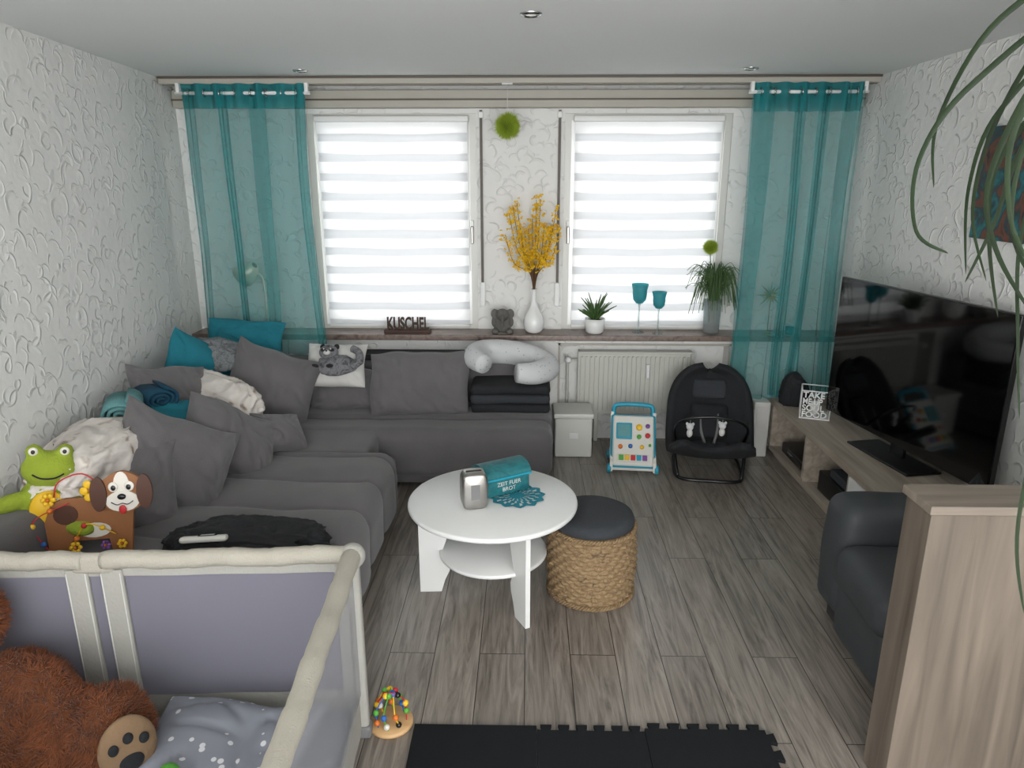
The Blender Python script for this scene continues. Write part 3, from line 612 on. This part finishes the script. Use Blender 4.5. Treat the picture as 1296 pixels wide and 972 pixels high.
# ------------------------------------------------------------ bouncer
r=root('baby_bouncer',(1.22,4.50,0),(0,0,-.15),.95); K=M['blackp']
tube('floor_frame',smoothpts([(-.20,-.24,.012),(-.23,.0,.012),(-.20,.22,.012),(0,.26,.012),(.20,.22,.012),(.23,.0,.012),(.20,-.24,.012),(0,-.27,.012)],8,True),.012,K,r,10,True)
for s in (-1,1): tube('support_%d'%s,smoothpts([(s*.21,-.22,.012),(s*.235,-.10,.16),(s*.22,.05,.30),(s*.20,.20,.46)]),.013,K,r,8); tube('brace_%d'%s,[(s*.22,.2,.012),(s*.22,.03,.28)],.010,K,r,8)
bm=bmesh.new(); g=[]
prof=[(-.27,.22),(-.21,.16),(-.10,.11),(0,.13),(.07,.21),(.14,.33),(.21,.46),(.26,.57),(.29,.65)]
pr=smoothpts([(0,a,b) for a,b in prof],4)
for i,pp in enumerate(pr):
    t=i/(len(pr)-1); w=.25+.05*math.sin(pi*min(1,t*1.05))**.6
    if t>.66: w*=math.sqrt(max(.02,1-((t-.66)/.34)**2))*.9+.1
    if t<.12: w*=.7+.3*math.sqrt(t/.12)
    row=[]
    for j in range(25):
        u=-1+2*j/24; row.append(bm.verts.new((u*w,pp.y-.09*abs(u)**2.2+.006*noise.noise(Vector((u*4,t*9,0))),pp.z+.07*abs(u)**2.2)))
    g.append(row)
for A,B in zip(g,g[1:]):
    for j in range(24): bm.faces.new([A[j],A[j+1],B[j+1],B[j]])
ob=bm_obj(bm,'seat_shell',M['black'],parent=r); ob.modifiers.new('s','SOLIDIFY').thickness=.045
softbox('headrest',(-.12,.15,.46),(.12,.21,.60),M['dgrey'],.028,r,.004,5,6,rot=(-.48,0,0))
softbox('seat_insert',(-.13,-.13,.155),(.13,.06,.20),M['dgrey'],.02,r,.004,5,6)
softbox('back_insert',(-.13,.03,.20),(.13,.10,.45),M['black'],.03,r,.004,5,6,rot=(-.52,0,0))
for s in (-1,1): tube('strap_%d'%s,smoothpts([(s*.06,.08,.40),(s*.055,.0,.28),(s*.03,-.07,.21)]),.010,M['grey2'],r,6)
tube('toy_bar',smoothpts([(-.225,-.06,.22),(-.24,-.14,.34),(-.17,-.20,.42),(0,-.22,.45),(.17,-.20,.42),(.24,-.14,.34),(.225,-.06,.22)]),.010,K,r,8)
for x,z in ((-.15,.43),(.06,.45)):
    tube('toy_string',[(x,-.21,z),(x,-.21,z-.04)],.003,M['grey2'],r,6); ell('toy_head',(x,-.21,z-.06),(.024,.02,.026),M['lightgrey'],r); ell('toy_body',(x,-.21,z-.105),(.02,.016,.03),M['catw'],r)
    for s in (-1,1): ell('toy_ear',(x+s*.02,-.21,z-.04),(.009,.006,.012),M['lightgrey'],r)
# ------------------------------------------------------------ TV BENCH
r=root('tv_bench'); O=M['oak']; x0,x1=1.70,2.18; y0,y1=2.93,4.76
box('top',(x0,y0,.375),(x1,y1,.42),O,.003,1,r); box('bottom',(x0+.02,y0,.04),(x1,y1,.075),O,.003,1,r)
box('plinth',(x0+.05,y0+.02,0),(x1,y1-.02,.04),O,0,1,r)
for i,y in enumerate((y0,3.50,4.10,y1-.04)): box('divider_%d'%i,(x0+.01,y,.075),(x1,y+.04 if i in (0,3) else y+.03,.375),O,0,1,r)
box('back_panel',(x1-.02,y0,.075),(x1,y1,.375),M['oakv'],0,1,r); box('drawer_front',(x0,y0+.04,.08),(x0+.02,3.50,.37),M['white'],.003,1,r)
r=root('set_top_box'); box('case',(1.76,4.22,.076),(2.05,4.62,.145),M['blackp'],.006,2,r); box('front',(1.756,4.26,.09),(1.76,4.5,.125),M['tvs'],0,1,r)
r=root('av_receiver'); box('case',(1.76,3.58,.076),(2.08,4.0,.20),M['blackp'],.008,2,r); lathe('knob',[(0,0),(.02,0),(.02,.015),(0,.015)],M['steel'],(1.76,3.68,.14),r,16,rot=(0,-pi/2,0)); box('console',(1.78,3.62,.20),(2.0,3.9,.25),M['dgrey'],.01,2,r)
ax,ay=1.87,4.27; bx,by=2.10,3.02
ang=math.atan2(by-ay,bx-ax); wl=math.hypot(bx-ax,by-ay)
r=root('television',(ax,ay,.42),(0,0,ang))
box('bezel',(0,-.0,.075),(wl,.03,.90),M['tvb'],.004,2,r); box('screen',(.008,-.003,.085),(wl-.008,.001,.892),M['tvs'],0,1,r)
box('back_hump',(.3,.03,.15),(wl-.3,.06,.55),M['blackp'],.02,2,r)
box('neck',(wl/2-.05,.02,.01),(wl/2+.05,.045,.16),M['tvb'],.004,2,r); box('foot_plate',(wl/2-.25,-.10,0),(wl/2+.25,.10,.012),M['blackp'],.004,2,r)
heap('black_bag',.18,.16,.20,(1.80,4.62,.42),M['black'],seed=9,fold=.12)
r=root('white_speaker'); box('cabinet',(1.575,4.70,0),(1.685,4.88,.40),M['wframe'],.008,2,r); box('grille',(1.59,4.695,.05),(1.67,4.70,.37),M['catw'],.003,1,r)
r=root('letter_lantern',(1.84,4.36,.42),(0,0,-.35))
for i,wd in enumerate(('TAKE','ME UP','SOUL','FOOD')[::-1]):
    for side in (0,1):
        cu=bpy.data.curves.new('word','FONT'); cu.body=wd; cu.size=.052; cu.extrude=.003; cu.offset=.0012; cu.materials.append(M['white']); t=bpy.data.objects.new('word_%d_%d'%(i,side),cu)
        t.location=(-.078,-.08,.014+i*.042) if side==0 else (-.085,.075,.014+i*.042); t.rotation_euler=(pi/2,0,0 if side==0 else -pi/2); t.scale=(1.0 if wd!='ME UP' else .8,1,1); link(t,r)
box('base',(-.09,-.085,0),(.09,.085,.010),M['white'],.002,1,r)
for x in (-.086,.086):
    for y in (-.08,.08): tube('frame_post',[(x,y,.01),(x,y,.182)],.004,M['white'],r,6)
for p_,q_ in (((-.086,-.08),(.086,-.08)),((.086,-.08),(.086,.08)),((.086,.08),(-.086,.08)),((-.086,.08),(-.086,-.08))): tube('frame_top',[(*p_,.182),(*q_,.182)],.004,M['white'],r,6)
lathe('candle',[(0,.01),(.03,.01),(.03,.10),(0,.10)],M['cer'],parent=r,seg=20)
r=root('small_succulent_pot',(2.02,4.46,.42)); lathe('pot',[(0,0),(.04,0),(.05,.09),(.045,.09),(.04,.08),(0,.08)],M['cer'],parent=r)
bm=bmesh.new()
for k in range(40):
    a=random.uniform(0,2*pi); q=random.uniform(.02,.07); tube('x',[(0,0,.08),(q*.6*math.cos(a),q*.6*math.sin(a),.12),(q*math.cos(a),q*math.sin(a),.10+random.uniform(0,.05))],[.004,.006,.001],None,bm=bm,seg=5)
bm_obj(bm,'leaves',M['green'],parent=r)
r=root('gnome_figure',(2.02,2.98,.42)); lathe('body',[(0,0),(.05,0),(.055,.04),(.03,.10),(0,.12)],M['dogw'],parent=r); lathe('hat',[(.045,.09),(.03,.14),(.0,.20)],M['black'],parent=r); ell('nose',(-.04,-.02,.09),(.012,.012,.012),M['tan'],r)
# ------------------------------------------------------------ ARMCHAIR
r=root('recliner_armchair'); Lx=M['leather']
softbox('far_arm',(1.29,2.62,.08),(2.12,2.86,.60),Lx,.07,r,.012,4,9)
softbox('near_arm',(1.29,2.02,.08),(2.12,2.22,.58),Lx,.07,r,.012,4,9)
softbox('seat_cushion',(1.25,2.20,.26),(1.95,2.64,.46),Lx,.08,r,.012,4,9)
softbox('front_panel',(1.28,2.21,.05),(1.39,2.63,.30),Lx,.05,r,.01,4,8)
softbox('backrest',(1.88,2.08,.30),(2.16,2.80,.66),Lx,.09,r,.015,4,9)
box('underframe',(1.35,2.06,0),(2.1,2.82,.10),M['blackp'],.01,1,r)
# ------------------------------------------------------------ CABINET
r=root('oak_cabinet'); cy0,cy1=1.83,1.97
box('body',(1.135,cy0+.005,0),(2.17,cy1,.972),M['oakv'],.002,1,r); box('top',(1.125,cy0-.005,.972),(2.18,cy1+.01,1.0),M['oaktop'],.003,1,r)
box('panel_seam',(1.60,cy0+.002,.02),(1.603,cy0+.006,.96),M['railbrown'],0,1,r)
r=root('potted_ponytail_palm',(1.68,1.895,1.001))
lathe('pot',[(0,0),(.06,0),(.075,.03),(.09,.14),(.092,.15),(.08,.15),(.075,.13),(0,.13)],M['dgrey'],parent=r); lathe('soil',[(0,.132),(.075,.132)],M['soil'],parent=r)
tube('trunk',smoothpts([(0,0,.12),(.02,0,.35),(.0,.02,.7),(.02,0,1.12)]),[.035]*4+[.026]*14+[.022],M['twig'],r,12)
def blade(bm,pts,w):
    P=smoothpts(pts,8); n=len(P); prev=None
    for i,p in enumerate(P):
        t=(P[min(i+1,n-1)]-P[max(0,i-1)]).normalized(); s=t.cross(Vector((.35,-.9,.1)).normalized()); 
        if s.length<.05: s=t.cross(Vector((0,0,1)))
        s.normalize(); ww=w*(math.sin(pi*min(1,(.12+.88*i/(n-1))))**.5)*.5+.0006
        nn=t.cross(s).normalized()
        tri=[bm.verts.new(p-s*ww),bm.verts.new(p+nn*ww*.35),bm.verts.new(p+s*ww)]
        if prev: bm.faces.new([prev[0],prev[1],tri[1],tri[0]]); bm.faces.new([prev[1],prev[2],tri[2],tri[1]])
        prev=tri
bm=bmesh.new(); C=(.02,0,1.12)
LV=[[C,(-.32,.0,1.28),(-.58,.02,1.10),(-.68,.03,.92),(-.65,.05,.74),(-.55,.06,.68)],
 [C,(-.28,-.06,1.32),(-.47,-.08,1.14),(-.55,-.06,.88),(-.49,-.04,.70),(-.35,-.03,.52)],
 [C,(-.24,.10,1.24),(-.44,.12,1.05),(-.49,.12,.85),(-.47,.1,.62)],
 [C,(-.22,-.14,1.3),(-.44,-.16,1.20),(-.57,-.16,1.0),(-.54,-.14,.80),(-.46,-.14,.66)],
 [C,(-.17,.02,1.2),(-.35,.0,1.0),(-.42,-.02,.74),(-.38,-.03,.45),(-.35,-.05,.25)],
 [C,(-.14,-.1,1.22),(-.29,-.14,1.05),(-.39,-.18,.75),(-.42,-.2,.45)],
 [C,(-.30,.05,1.34),(-.52,.06,1.25),(-.62,.08,1.02),(-.60,.09,.85)],
 [C,(-.16,-.05,1.15),(-.30,-.10,.9),(-.37,-.16,.5),(-.40,-.19,.02),(-.34,-.2,-.25)],
 [C,(-.2,.0,1.3),(-.36,-.05,1.2),(-.50,-.1,.98),(-.51,-.12,.75),(-.40,-.14,.58),(-.32,-.15,.50)],
 [C,(-.18,.06,1.22),(-.34,.08,1.08),(-.44,.1,.9),(-.42,.1,.7),(-.36,.1,.5)],
 [C,(-.12,-.08,1.2),(-.26,-.12,1.12),(-.36,-.15,.92),(-.36,-.16,.6),(-.30,-.16,.38)],
 [C,(-.10,-.02,1.16),(-.22,-.06,1.02),(-.31,-.1,.78),(-.33,-.12,.5),(-.36,-.12,.3)],
 [C,(-.24,.02,1.36),(-.40,.0,1.26),(-.53,-.02,1.02),(-.56,-.03,.80),(-.50,-.04,.62)],
 [C,(-.12,.04,1.24),(-.28,.06,1.14),(-.40,.07,.95),(-.43,.08,.76),(-.48,.08,.60)]]
for i,l_ in enumerate(LV): blade(bm,l_,.022 if i%2 else .016)
for k in range(34):
    a=random.uniform(-1.4,1.5); d=Vector((math.cos(a),math.sin(a),0)); q=random.uniform(.28,.5)
    if q*d.x>.44: q=.44/d.x
    blade(bm,[C,Vector(C)+d*q*.4+Vector((0,0,.16)),Vector(C)+d*q*.8+Vector((0,0,.05)),Vector(C)+d*q*1.0+Vector((0,0,-.35-random.random()*.3))],.016)
bm_obj(bm,'leaves',M['leafd'],parent=r)
r=root('abstract_canvas_picture'); box('canvas',(2.165,2.85,1.60),(2.199,3.60,2.11),M['pic'],.003,1,r)
# ------------------------------------------------------------ PLAYPEN
r=root('travel_playpen',(-.56,2.05,0),(0,0,.055)); X0,X1,Y0,Y1,Z=-1.40,0,-1.05,0,.705
Bg=M['beige']; HC=-.825
def rail(name,p,q):
    P=[Vector(p).lerp(Vector(q),t/48) for t in range(49)]
    for i,v in enumerate(P): v.z+=.003*math.sin(i*.35)
    tube(name,P,[.030+.0012*math.sin(i*.8)-(.0022 if i%8==0 else 0) for i in range(49)],Bg,r,16)
rail('rail_far_l',(X0,Y1,Z),(HC-.03,Y1,Z-.006)); rail('rail_far_r',(HC+.03,Y1,Z-.006),(X1,Y1,Z))
rail('rail_right',(X1,Y1,Z),(X1,Y0,Z)); rail('rail_left',(X0,Y1,Z),(X0,Y0,Z)); rail('rail_near',(X0,Y0,Z),(X1,Y0,Z))
for x in (X0,X1):
    for y in (Y0,Y1):
        ell('corner_cap',(x,y,Z-.005),(.042,.042,.042),M['beige2'],r); box('corner_post',(x-.020,y-.020,.02),(x+.020,y+.020,Z-.03),M['beige2'],.012,3,r)
        box('corner_foot',(x-.028,y-.028,0),(x+.028,y+.028,.05),M['grey2'],.012,2,r)
def panel(name,p,q,z0,z1,m,off=.0):
    bm=bmesh.new(); n=24; k=8; g=[]
    p=Vector(p);q=Vector(q); d=(q-p); nn=Vector((-d.y,d.x,0)).normalized()
    for i in range(n+1):
        b=p.lerp(q,i/n); w_=off+.003*noise.noise(Vector((i*.5,p.x,p.y))); g.append([bm.verts.new((b.x+nn.x*w_,b.y+nn.y*w_,z0+(z1-z0)*j/k)) for j in range(k+1)])
    for i in range(n):
        for j in range(k): bm.faces.new([g[i][j],g[i+1][j],g[i+1][j+1],g[i][j+1]])
    bm_obj(bm,name,m,parent=r)
panel('mesh_far',(X0,Y1,0),(X1,Y1,0),.18,.65,M['penmesh']); panel('mesh_right',(X1,Y1,0),(X1,Y0,0),.18,.65,M['penmesh2']); panel('mesh_left',(X0,Y1,0),(X0,Y0,0),.18,.65,M['penmesh2']); panel('mesh_near',(X0,Y0,0),(X1,Y0,0),.18,.65,M['penmesh2'])
for nm,p,q in (('far',(X0,Y1,0),(X1,Y1,0)),('right',(X1,Y1,0),(X1,Y0,0)),('left',(X0,Y1,0),(X0,Y0,0)),('near',(X0,Y0,0),(X1,Y0,0))):
    panel('skirt_'+nm,p,q,.03,.19,M['beige2'],off=-.006); panel('band_'+nm,p,q,.645,.69,M['beige2'],off=-.006)
for x in (HC-.055,HC+.055):
    box('hinge_strap',(x-.036,Y1-.014,.04),(x+.036,Y1+.004,.67),M['beige2'],.004,1,r)
    for dx in (-.030,.030): tube('piping',[(x+dx,Y1-.015,.05),(x+dx,Y1-.015,.66)],.002,M['catw'],r,6)
box('hinge_cover',(HC-.07,Y1-.020,.655),(HC+.07,Y1+.02,.725),Bg,.02,3,r)
box('side_hem',(X1-.06,Y1-.01,.05),(X1-.02,Y1,.67),M['beige2'],.003,1,r)
softbox('mattress',(X0+.03,Y0+.03,.06),(X1-.03,Y1-.03,.13),M['star'],.025,r,.003,4,10)
pillow('star_pillow',.58,.40,.13,(-.92,1.76,.20),(-pi/2+.12,0,-.1),M['star'],seed=21,puff=.35)
# bear
r=root('teddy_bear')
E=[((-1.56,1.78,.32),(.17,.16,.17),(0,.2,0)),((-1.74,1.84,.58),(.14,.13,.13),(0,0,0)),((-1.63,1.80,.67),(.045,.03,.045),(0,0,0)),((-1.84,1.82,.69),(.045,.03,.045),(0,0,0)),((-1.72,1.73,.54),(.065,.055,.05),(0,0,0)),
 ((-1.46,1.76,.42),(.13,.075,.075),(0,.35,-.2)),((-1.36,1.74,.37),(.07,.065,.06),(0,0,0)),
 ((-1.40,1.76,.27),(.16,.12,.12),(0,.05,-.15)),((-1.23,1.73,.29),(.11,.11,.14),(0,.0,.6)),
 ((-1.60,1.62,.25),(.15,.16,.12),(0,0,0)),((-1.60,1.48,.27),(.11,.09,.13),(0,0,0)),((-1.74,1.66,.40),(.08,.11,.075),(.4,0,.4))]
body=blob('body',E,M['bear'],r,.014,sm=6)
bpy.context.view_layer.update()
dg=bpy.context.evaluated_depsgraph_get(); ev=body.evaluated_get(dg); me=ev.to_mesh()
fb=bmesh.new(); polys=[p for p in me.polygons]
for k in range(38000):
    p=random.choice(polys); vs=[me.vertices[i].co for i in p.vertices]; a,b2=random.random(),random.random()
    if a+b2>1: a,b2=1-a,1-b2
    q=vs[0]+(vs[1]-vs[0])*a+(vs[2]-vs[0])*b2; n=p.normal
    d=(n+Vector((random.gauss(0,.4),random.gauss(0,.4),random.gauss(-.35,.4)))+Vector((noise.noise(q*22),noise.noise(q*22+Vector((9,0,0))),noise.noise(q*22+Vector((0,9,0)))))*1.8).normalized()
    if d.dot(n)<.1: d=(d+n*.7).normalized()
    s=d.cross(Vector((random.random()-.5,random.random()-.5,random.random()-.5))).normalized()*.0017; l=random.uniform(.014,.030)
    if (q-Vector((-1.13,1.66,.30))).length<.085: continue
    fb.faces.new([fb.verts.new(q-s),fb.verts.new(q+s),fb.verts.new(q+d*l)])
ev.to_mesh_clear()
bm_obj(fb,'fur',M['fur'],parent=r,smooth=False)
sl=root('foot_sole',(-1.14,1.655,.30),(0,0,.75)); sl.parent=r
ell('sole',(0,0,0),(.078,.03,.105),M['tan'],sl,seg=28)
ell('pad_big',(0,-.028,-.03),(.033,.008,.030),M['black'],sl)
for x,z in ((-.04,.03),(0,.05),(.04,.03)): ell('pad_toe',(x,-.026,z),(.014,.008,.018),M['black'],sl)
for s in (-1,1): ell('eye',(-1.72+s*.05,1.72,.61),(.014,.01,.014),M['blackp'],r)
ell('nose',(-1.72,1.67,.56),(.025,.018,.018),M['blackp'],r)
ell('green_toy_ball',(-1.0,1.60,.26),(.032,.032,.032),M['grn'],None)
# ------------------------------------------------------------ puzzle mats
def tile(name,x0,y0,w,h,teeth,parent):
    nT=6; o=[]
    def edge(a,b,nrm,on):
        a=Vector((*a,0));b=Vector((*b,0)); d=b-a; nrm=Vector((*nrm,0)); pts=[a]
        if on:
            for i in range(nT):
                c=(i+.5)/nT; u=.22/nT; v=.32/nT
                for t,e in ((c-u,0),(c-v,1),(c+v,1),(c+u,0)): pts.append(a+d*t+nrm*.026*e)
        return [(p.x,p.y) for p in pts]
    o+=edge((x0,y0),(x0+w,y0),(0,-1),teeth[0]); o+=edge((x0+w,y0),(x0+w,y0+h),(1,0),teeth[1]); o+=edge((x0+w,y0+h),(x0,y0+h),(0,1),teeth[2]); o+=edge((x0,y0+h),(x0,y0),(-1,0),teeth[3])
    plate(name,o,.012,M['foam'],(0,0,0),(0,0,0),parent,plane='XY')
r=root('foam_puzzle_mat')
tile('tile_a',-.39,1.62,.433,.470,(0,0,0,0),r); tile('tile_b',.045,1.62,.377,.450,(0,0,1,0),r); tile('tile_c',.424,1.63,.42,.455,(0,1,1,0),r)
tile('tile_d',-.39,1.14,.433,.478,(0,0,0,0),r); tile('tile_e',.045,1.14,.377,.478,(0,0,0,0),r); tile('tile_f',.424,1.14,.42,.488,(0,1,0,0),r)
r=root('wooden_bead_maze',(-.475,2.10,0))
lathe('base',[(0,0),(.072,0),(.078,.006),(.078,.014),(.072,.02),(0,.02)],M['beech'],parent=r)
for k in range(4):
    a=k*pi/4; pts=smoothpts([(.055*math.cos(a),.055*math.sin(a),.02),(.05*math.cos(a+.3),.05*math.sin(a+.3),.09),(.0,.01*k,.13),(-.05*math.cos(a-.3),-.05*math.sin(a-.3),.08),(-.055*math.cos(a),-.055*math.sin(a),.02)],6)
    tube('wire_%d'%k,pts,.0025,M[['red','blu','grn','yel'][k]],r,6)
    for j in (3,5,9,14,19,22): ell('bead',tuple(pts[j]),(.011,.011,.011),M[['red','yel','grn','blu','ora','babyw','blackp'][(j*3+k)%7]],r,seg=10)
# ------------------------------------------------------------ SILL ITEMS
zS=.83
r=root('kuschel_letter_sign',(-.84,4.93,zS)); box('base',(-.165,-.03,0),(.165,.03,.025),M['woodr'],.003,1,r)
cu=bpy.data.curves.new('letters','FONT'); cu.body='KUSCHEL'; cu.size=.125; cu.extrude=.009; cu.offset=.003; cu.align_x='CENTER'; cu.space_character=1.0; cu.materials.append(M['woodr']); t=bpy.data.objects.new('letters',cu); t.location=(0,0,.024); t.rotation_euler=(pi/2,0,0); t.scale=(.56,1,1); link(t,r)
r=root('stone_elephant_figure',(-.17,4.95,zS))
blob('body',[((0,0,.06),(.065,.05,.06),(0,0,0)),((0,-.03,.135),(.045,.04,.042),(0,0,0)),((-.055,-.02,.14),(.03,.012,.035),(0,0,.3)),((.055,-.02,.14),(.03,.012,.035),(0,0,-.3)),((0,-.075,.11),(.014,.02,.03),(.3,0,0)),((0,-.085,.075),(.012,.013,.025),(0,0,0)),((-.05,-.05,.02),(.026,.04,.022),(0,0,0)),((.05,-.05,.02),(.026,.04,.022),(0,0,0)),((-.06,-.02,.08),(.018,.03,.035),(0,0,0)),((.06,-.02,.08),(.018,.03,.035),(0,0,0))],M['conc'],r,.006,sm=3)
lathe('plinth',[(0,0),(.075,0),(.075,.01),(0,.01)],M['conc'],parent=r)
r=root('forsythia_vase',(.05,4.95,zS))
vp=smoothpts([(.035,0,0),(.062,0,.02),(.073,0,.07),(.062,0,.12),(.035,0,.17),(.018,0,.22),(.014,0,.27),(.018,0,.30),(.022,0,.31)],4)
lathe('vase',[(0,0)]+[(p.x,p.z) for p in vp]+[(.016,.30),(.010,.27)],M['cer'],parent=r)
bt=bmesh.new(); bf=bmesh.new()
for k in range(15):
    a=k*2.39996; tx=-.20+.37*((k*7)%15)/14; ty=.05*math.sin(a)-.02; hh=random.uniform(.72,.94)-abs(tx)*.2
    pts=smoothpts([(0,0,.25),(tx*.15,ty*.3,.42),(tx*.70,ty*.8,hh*.72),(tx*1.0,ty,hh)],6); tube('x',pts,[.003]*8+[.002]*(len(pts)-8),None,bm=bt,seg=5)
    for p in pts[9:]:
        for q in range(5):
            o=Vector((random.gauss(0,.014),random.gauss(0,.012),random.gauss(0,.016))); c=p+o
            for e in range(4):
                v1=Vector((random.gauss(0,1),random.gauss(0,1),random.gauss(0,1))).normalized()*.017; v2=v1.cross(Vector((random.random(),random.random(),random.random()))).normalized()*.007
                bf.faces.new([bf.verts.new(c),bf.verts.new(c+v1*.6+v2),bf.verts.new(c+v1),bf.verts.new(c+v1*.6-v2)])
bm_obj(bt,'twigs',M['twig'],parent=r); bm_obj(bf,'blossoms',M['yellow'],parent=r,smooth=False)
r=root('potted_aloe',(.48,4.95,zS)); lathe('pot',[(0,0),(.05,0),(.064,.015),(.07,.06),(.072,.105),(.064,.105),(.06,.09),(0,.09)],M['cer'],parent=r); lathe('soil',[(0,.092),(.06,.092)],M['soil'],parent=r)
bm=bmesh.new()
for k in range(48):
    a=random.uniform(0,2*pi); q=random.uniform(.05,.16); h=random.uniform(.04,.20)
    y=math.sin(a)*q*.8
    if y>.09: y=.09
    pts=smoothpts([(0,0,.09),(q*.5*math.cos(a),y*.5,.09+h*.6),(q*math.cos(a),y,.09+h)],4); n=len(pts); tube('x',pts,[.008*(1-i/n)+.0015 for i in range(n)],None,bm=bm,seg=5)
bm_obj(bm,'leaves',M['green'],parent=r)
for i,(x,y,s) in enumerate(((.79,4.97,1.0),(.92,4.93,.86))):
    r=root('teal_goblet' if i==0 else 'teal_goblet.001',(x,y,zS),scale=s)
    lathe('foot_stem',[(0,0),(.042,0),(.042,.004),(.01,.012),(.006,.03),(.006,.19),(.012,.205),(0,.206)],M['cglass'],parent=r)
    lathe('bowl',[(0,.205),(.025,.21),(.045,.235),(.05,.27),(.05,.30),(.06,.345),(.057,.345),(.047,.30),(.047,.27),(.042,.238),(0,.212)],M['tglass'],parent=r)
    lathe('tealight',[(0,.215),(.022,.216),(.022,.24),(0,.24)],M['dgrey'],parent=r)
r=root('glass_vase_with_grass',(1.30,4.96,zS))
lathe('vase',[(0,0),(.05,0),(.055,.01),(.062,.24),(.058,.24),(.05,.015),(0,.012)],M['cglass'],parent=r); lathe('pebbles',[(0,.012),(.05,.013),(.052,.06),(.03,.07),(0,.068)],M['conc'],parent=r)
bm=bmesh.new()
for k in range(170):
    a=random.uniform(0,2*pi); q=random.uniform(.06,.19); y=max(-.12,min(.09,math.sin(a)*q)); top=random.uniform(.34,.50); cx=math.cos(a)*q; dz=random.uniform(.02,.24)
    pts=smoothpts([(cx*.1,y*.1,.08),(cx*.25,y*.3,top*.8),(cx*.7,y*.8,top),(cx*1.05,y,top-dz)],4); tube('x',pts,.0022,None,bm=bm,seg=4)
bm_obj(bm,'grass',M['green'],parent=r)
def spiky(name,loc,rad,parent=None,n=520,m='gball'):
    rr=root(name,loc) if parent is None else parent; off=Vector((0,0,0)) if parent is None else Vector(loc)
    bm=bmesh.new(); rs=bmesh.ops.create_uvsphere(bm,u_segments=16,v_segments=12,radius=rad*.5)['verts']; bmesh.ops.translate(bm,vec=off,verts=rs)
    for k in range(n):
        z=1-2*(k+.5)/n; a=k*2.39996; d=Vector((math.sqrt(1-z*z)*math.cos(a),math.sqrt(1-z*z)*math.sin(a),z)); s=d.cross(Vector((.3,.5,.8))).normalized(); s2=d.cross(s); w=rad*.055
        b=[bm.verts.new(off+d*rad*.46+v*w) for v in (s,s2,-s,-s2)]; tp=bm.verts.new(off+d*rad*(.85+.2*random.random()))
        for i in range(4): bm.faces.new([b[i],b[(i+1)%4],tp])
    bm_obj(bm,'ball',M[m],parent=rr,smooth=False); return rr
spiky('grass_ball',(-.05,-.02,.60),.058,parent=r)
tube('ball_stem',[(0,0,.1),(-.03,-.01,.4),(-.05,-.02,.56)],.003,M['green'],r,6)
hb=spiky('hanging_grass_ball',(-.13,4.80,2.20),.095)
tube('cord',[(0,0,.04),(0,0,.252)],.002,M['catw'],hb,5); box('hook',(-.035,-.012,.245),(.035,.012,.257),M['white'],.004,1,hb)
r=root('desk_lamp',(-1.86,4.97,zS)); lathe('base',[(0,0),(.06,0),(.06,.012),(.01,.02),(0,.02)],M['champ'],parent=r)
tube('pole',smoothpts([(0,0,.015),(.01,0,.2),(.0,0,.38),(-.05,-.02,.42)]),.008,M['champ'],r,8)
lathe('shade',[(.02,.09),(.04,.08),(.075,.0),(.08,-.05),(.074,-.05),(.068,0),(.03,.07)],M['champ'],(-.09,-.03,.42),r,24,rot=(.3,.9,0))
r=root('straw_star_decoration',(1.70,4.97,1.10)); bm=bmesh.new()
for k in range(16):
    a=k*pi/8; l=.10 if k%2==0 else .06; tube('x',[(0,0,0),(l*.5*math.cos(a),0,l*.5*math.sin(a)),(l*math.cos(a),0,l*math.sin(a))],[.004,.006,.001],None,bm=bm,seg=5)
bm_obj(bm,'star',M['gold'],parent=r); tube('stem',[(0,0,0),(0,0,-.26)],.003,M['gold'],r,6); lathe('foot',[(0,-.27),(.03,-.27),(.03,-.262),(0,-.26)],M['gold'],parent=r)
r=root('tealight_holder',(1.85,4.95,zS)); lathe('cup',[(0,0),(.025,0),(.032,.05),(.028,.05),(.022,.01),(0,.01)],M['tglass'],parent=r)
# ------------------------------------------------------------ LIGHT
w=bpy.data.worlds.new('World'); S.world=w; w.use_nodes=True; bg=w.node_tree.nodes['Background']; bg.inputs[0].default_value=(.96,.985,1,1); bg.inputs[1].default_value=5.8
l=bpy.data.lights.new('rear_fill_light','AREA'); l.shape='RECTANGLE'; l.size=3.6; l.size_y=2.0; l.energy=56; l.color=(1,.985,.96)  # added fill lamp at the open rear to brighten the interior; no window modelled there
o=bpy.data.objects.new('rear_fill',l); o.location=(0,-1.15,1.3); o.rotation_euler=(pi/2+.14,0,0); link(o)
# ------------------------------------------------------------ CAMERA
cd=bpy.data.cameras.new('camera'); cd.sensor_width=36; cd.lens=36*900/1296; cd.clip_start=.05
co=bpy.data.objects.new('camera',cd); co.location=(0,0,1.87); co.rotation_euler=(math.radians(90-16),0,math.radians(1.2)); link(co); S.camera=co
S.view_settings.view_transform='Standard'
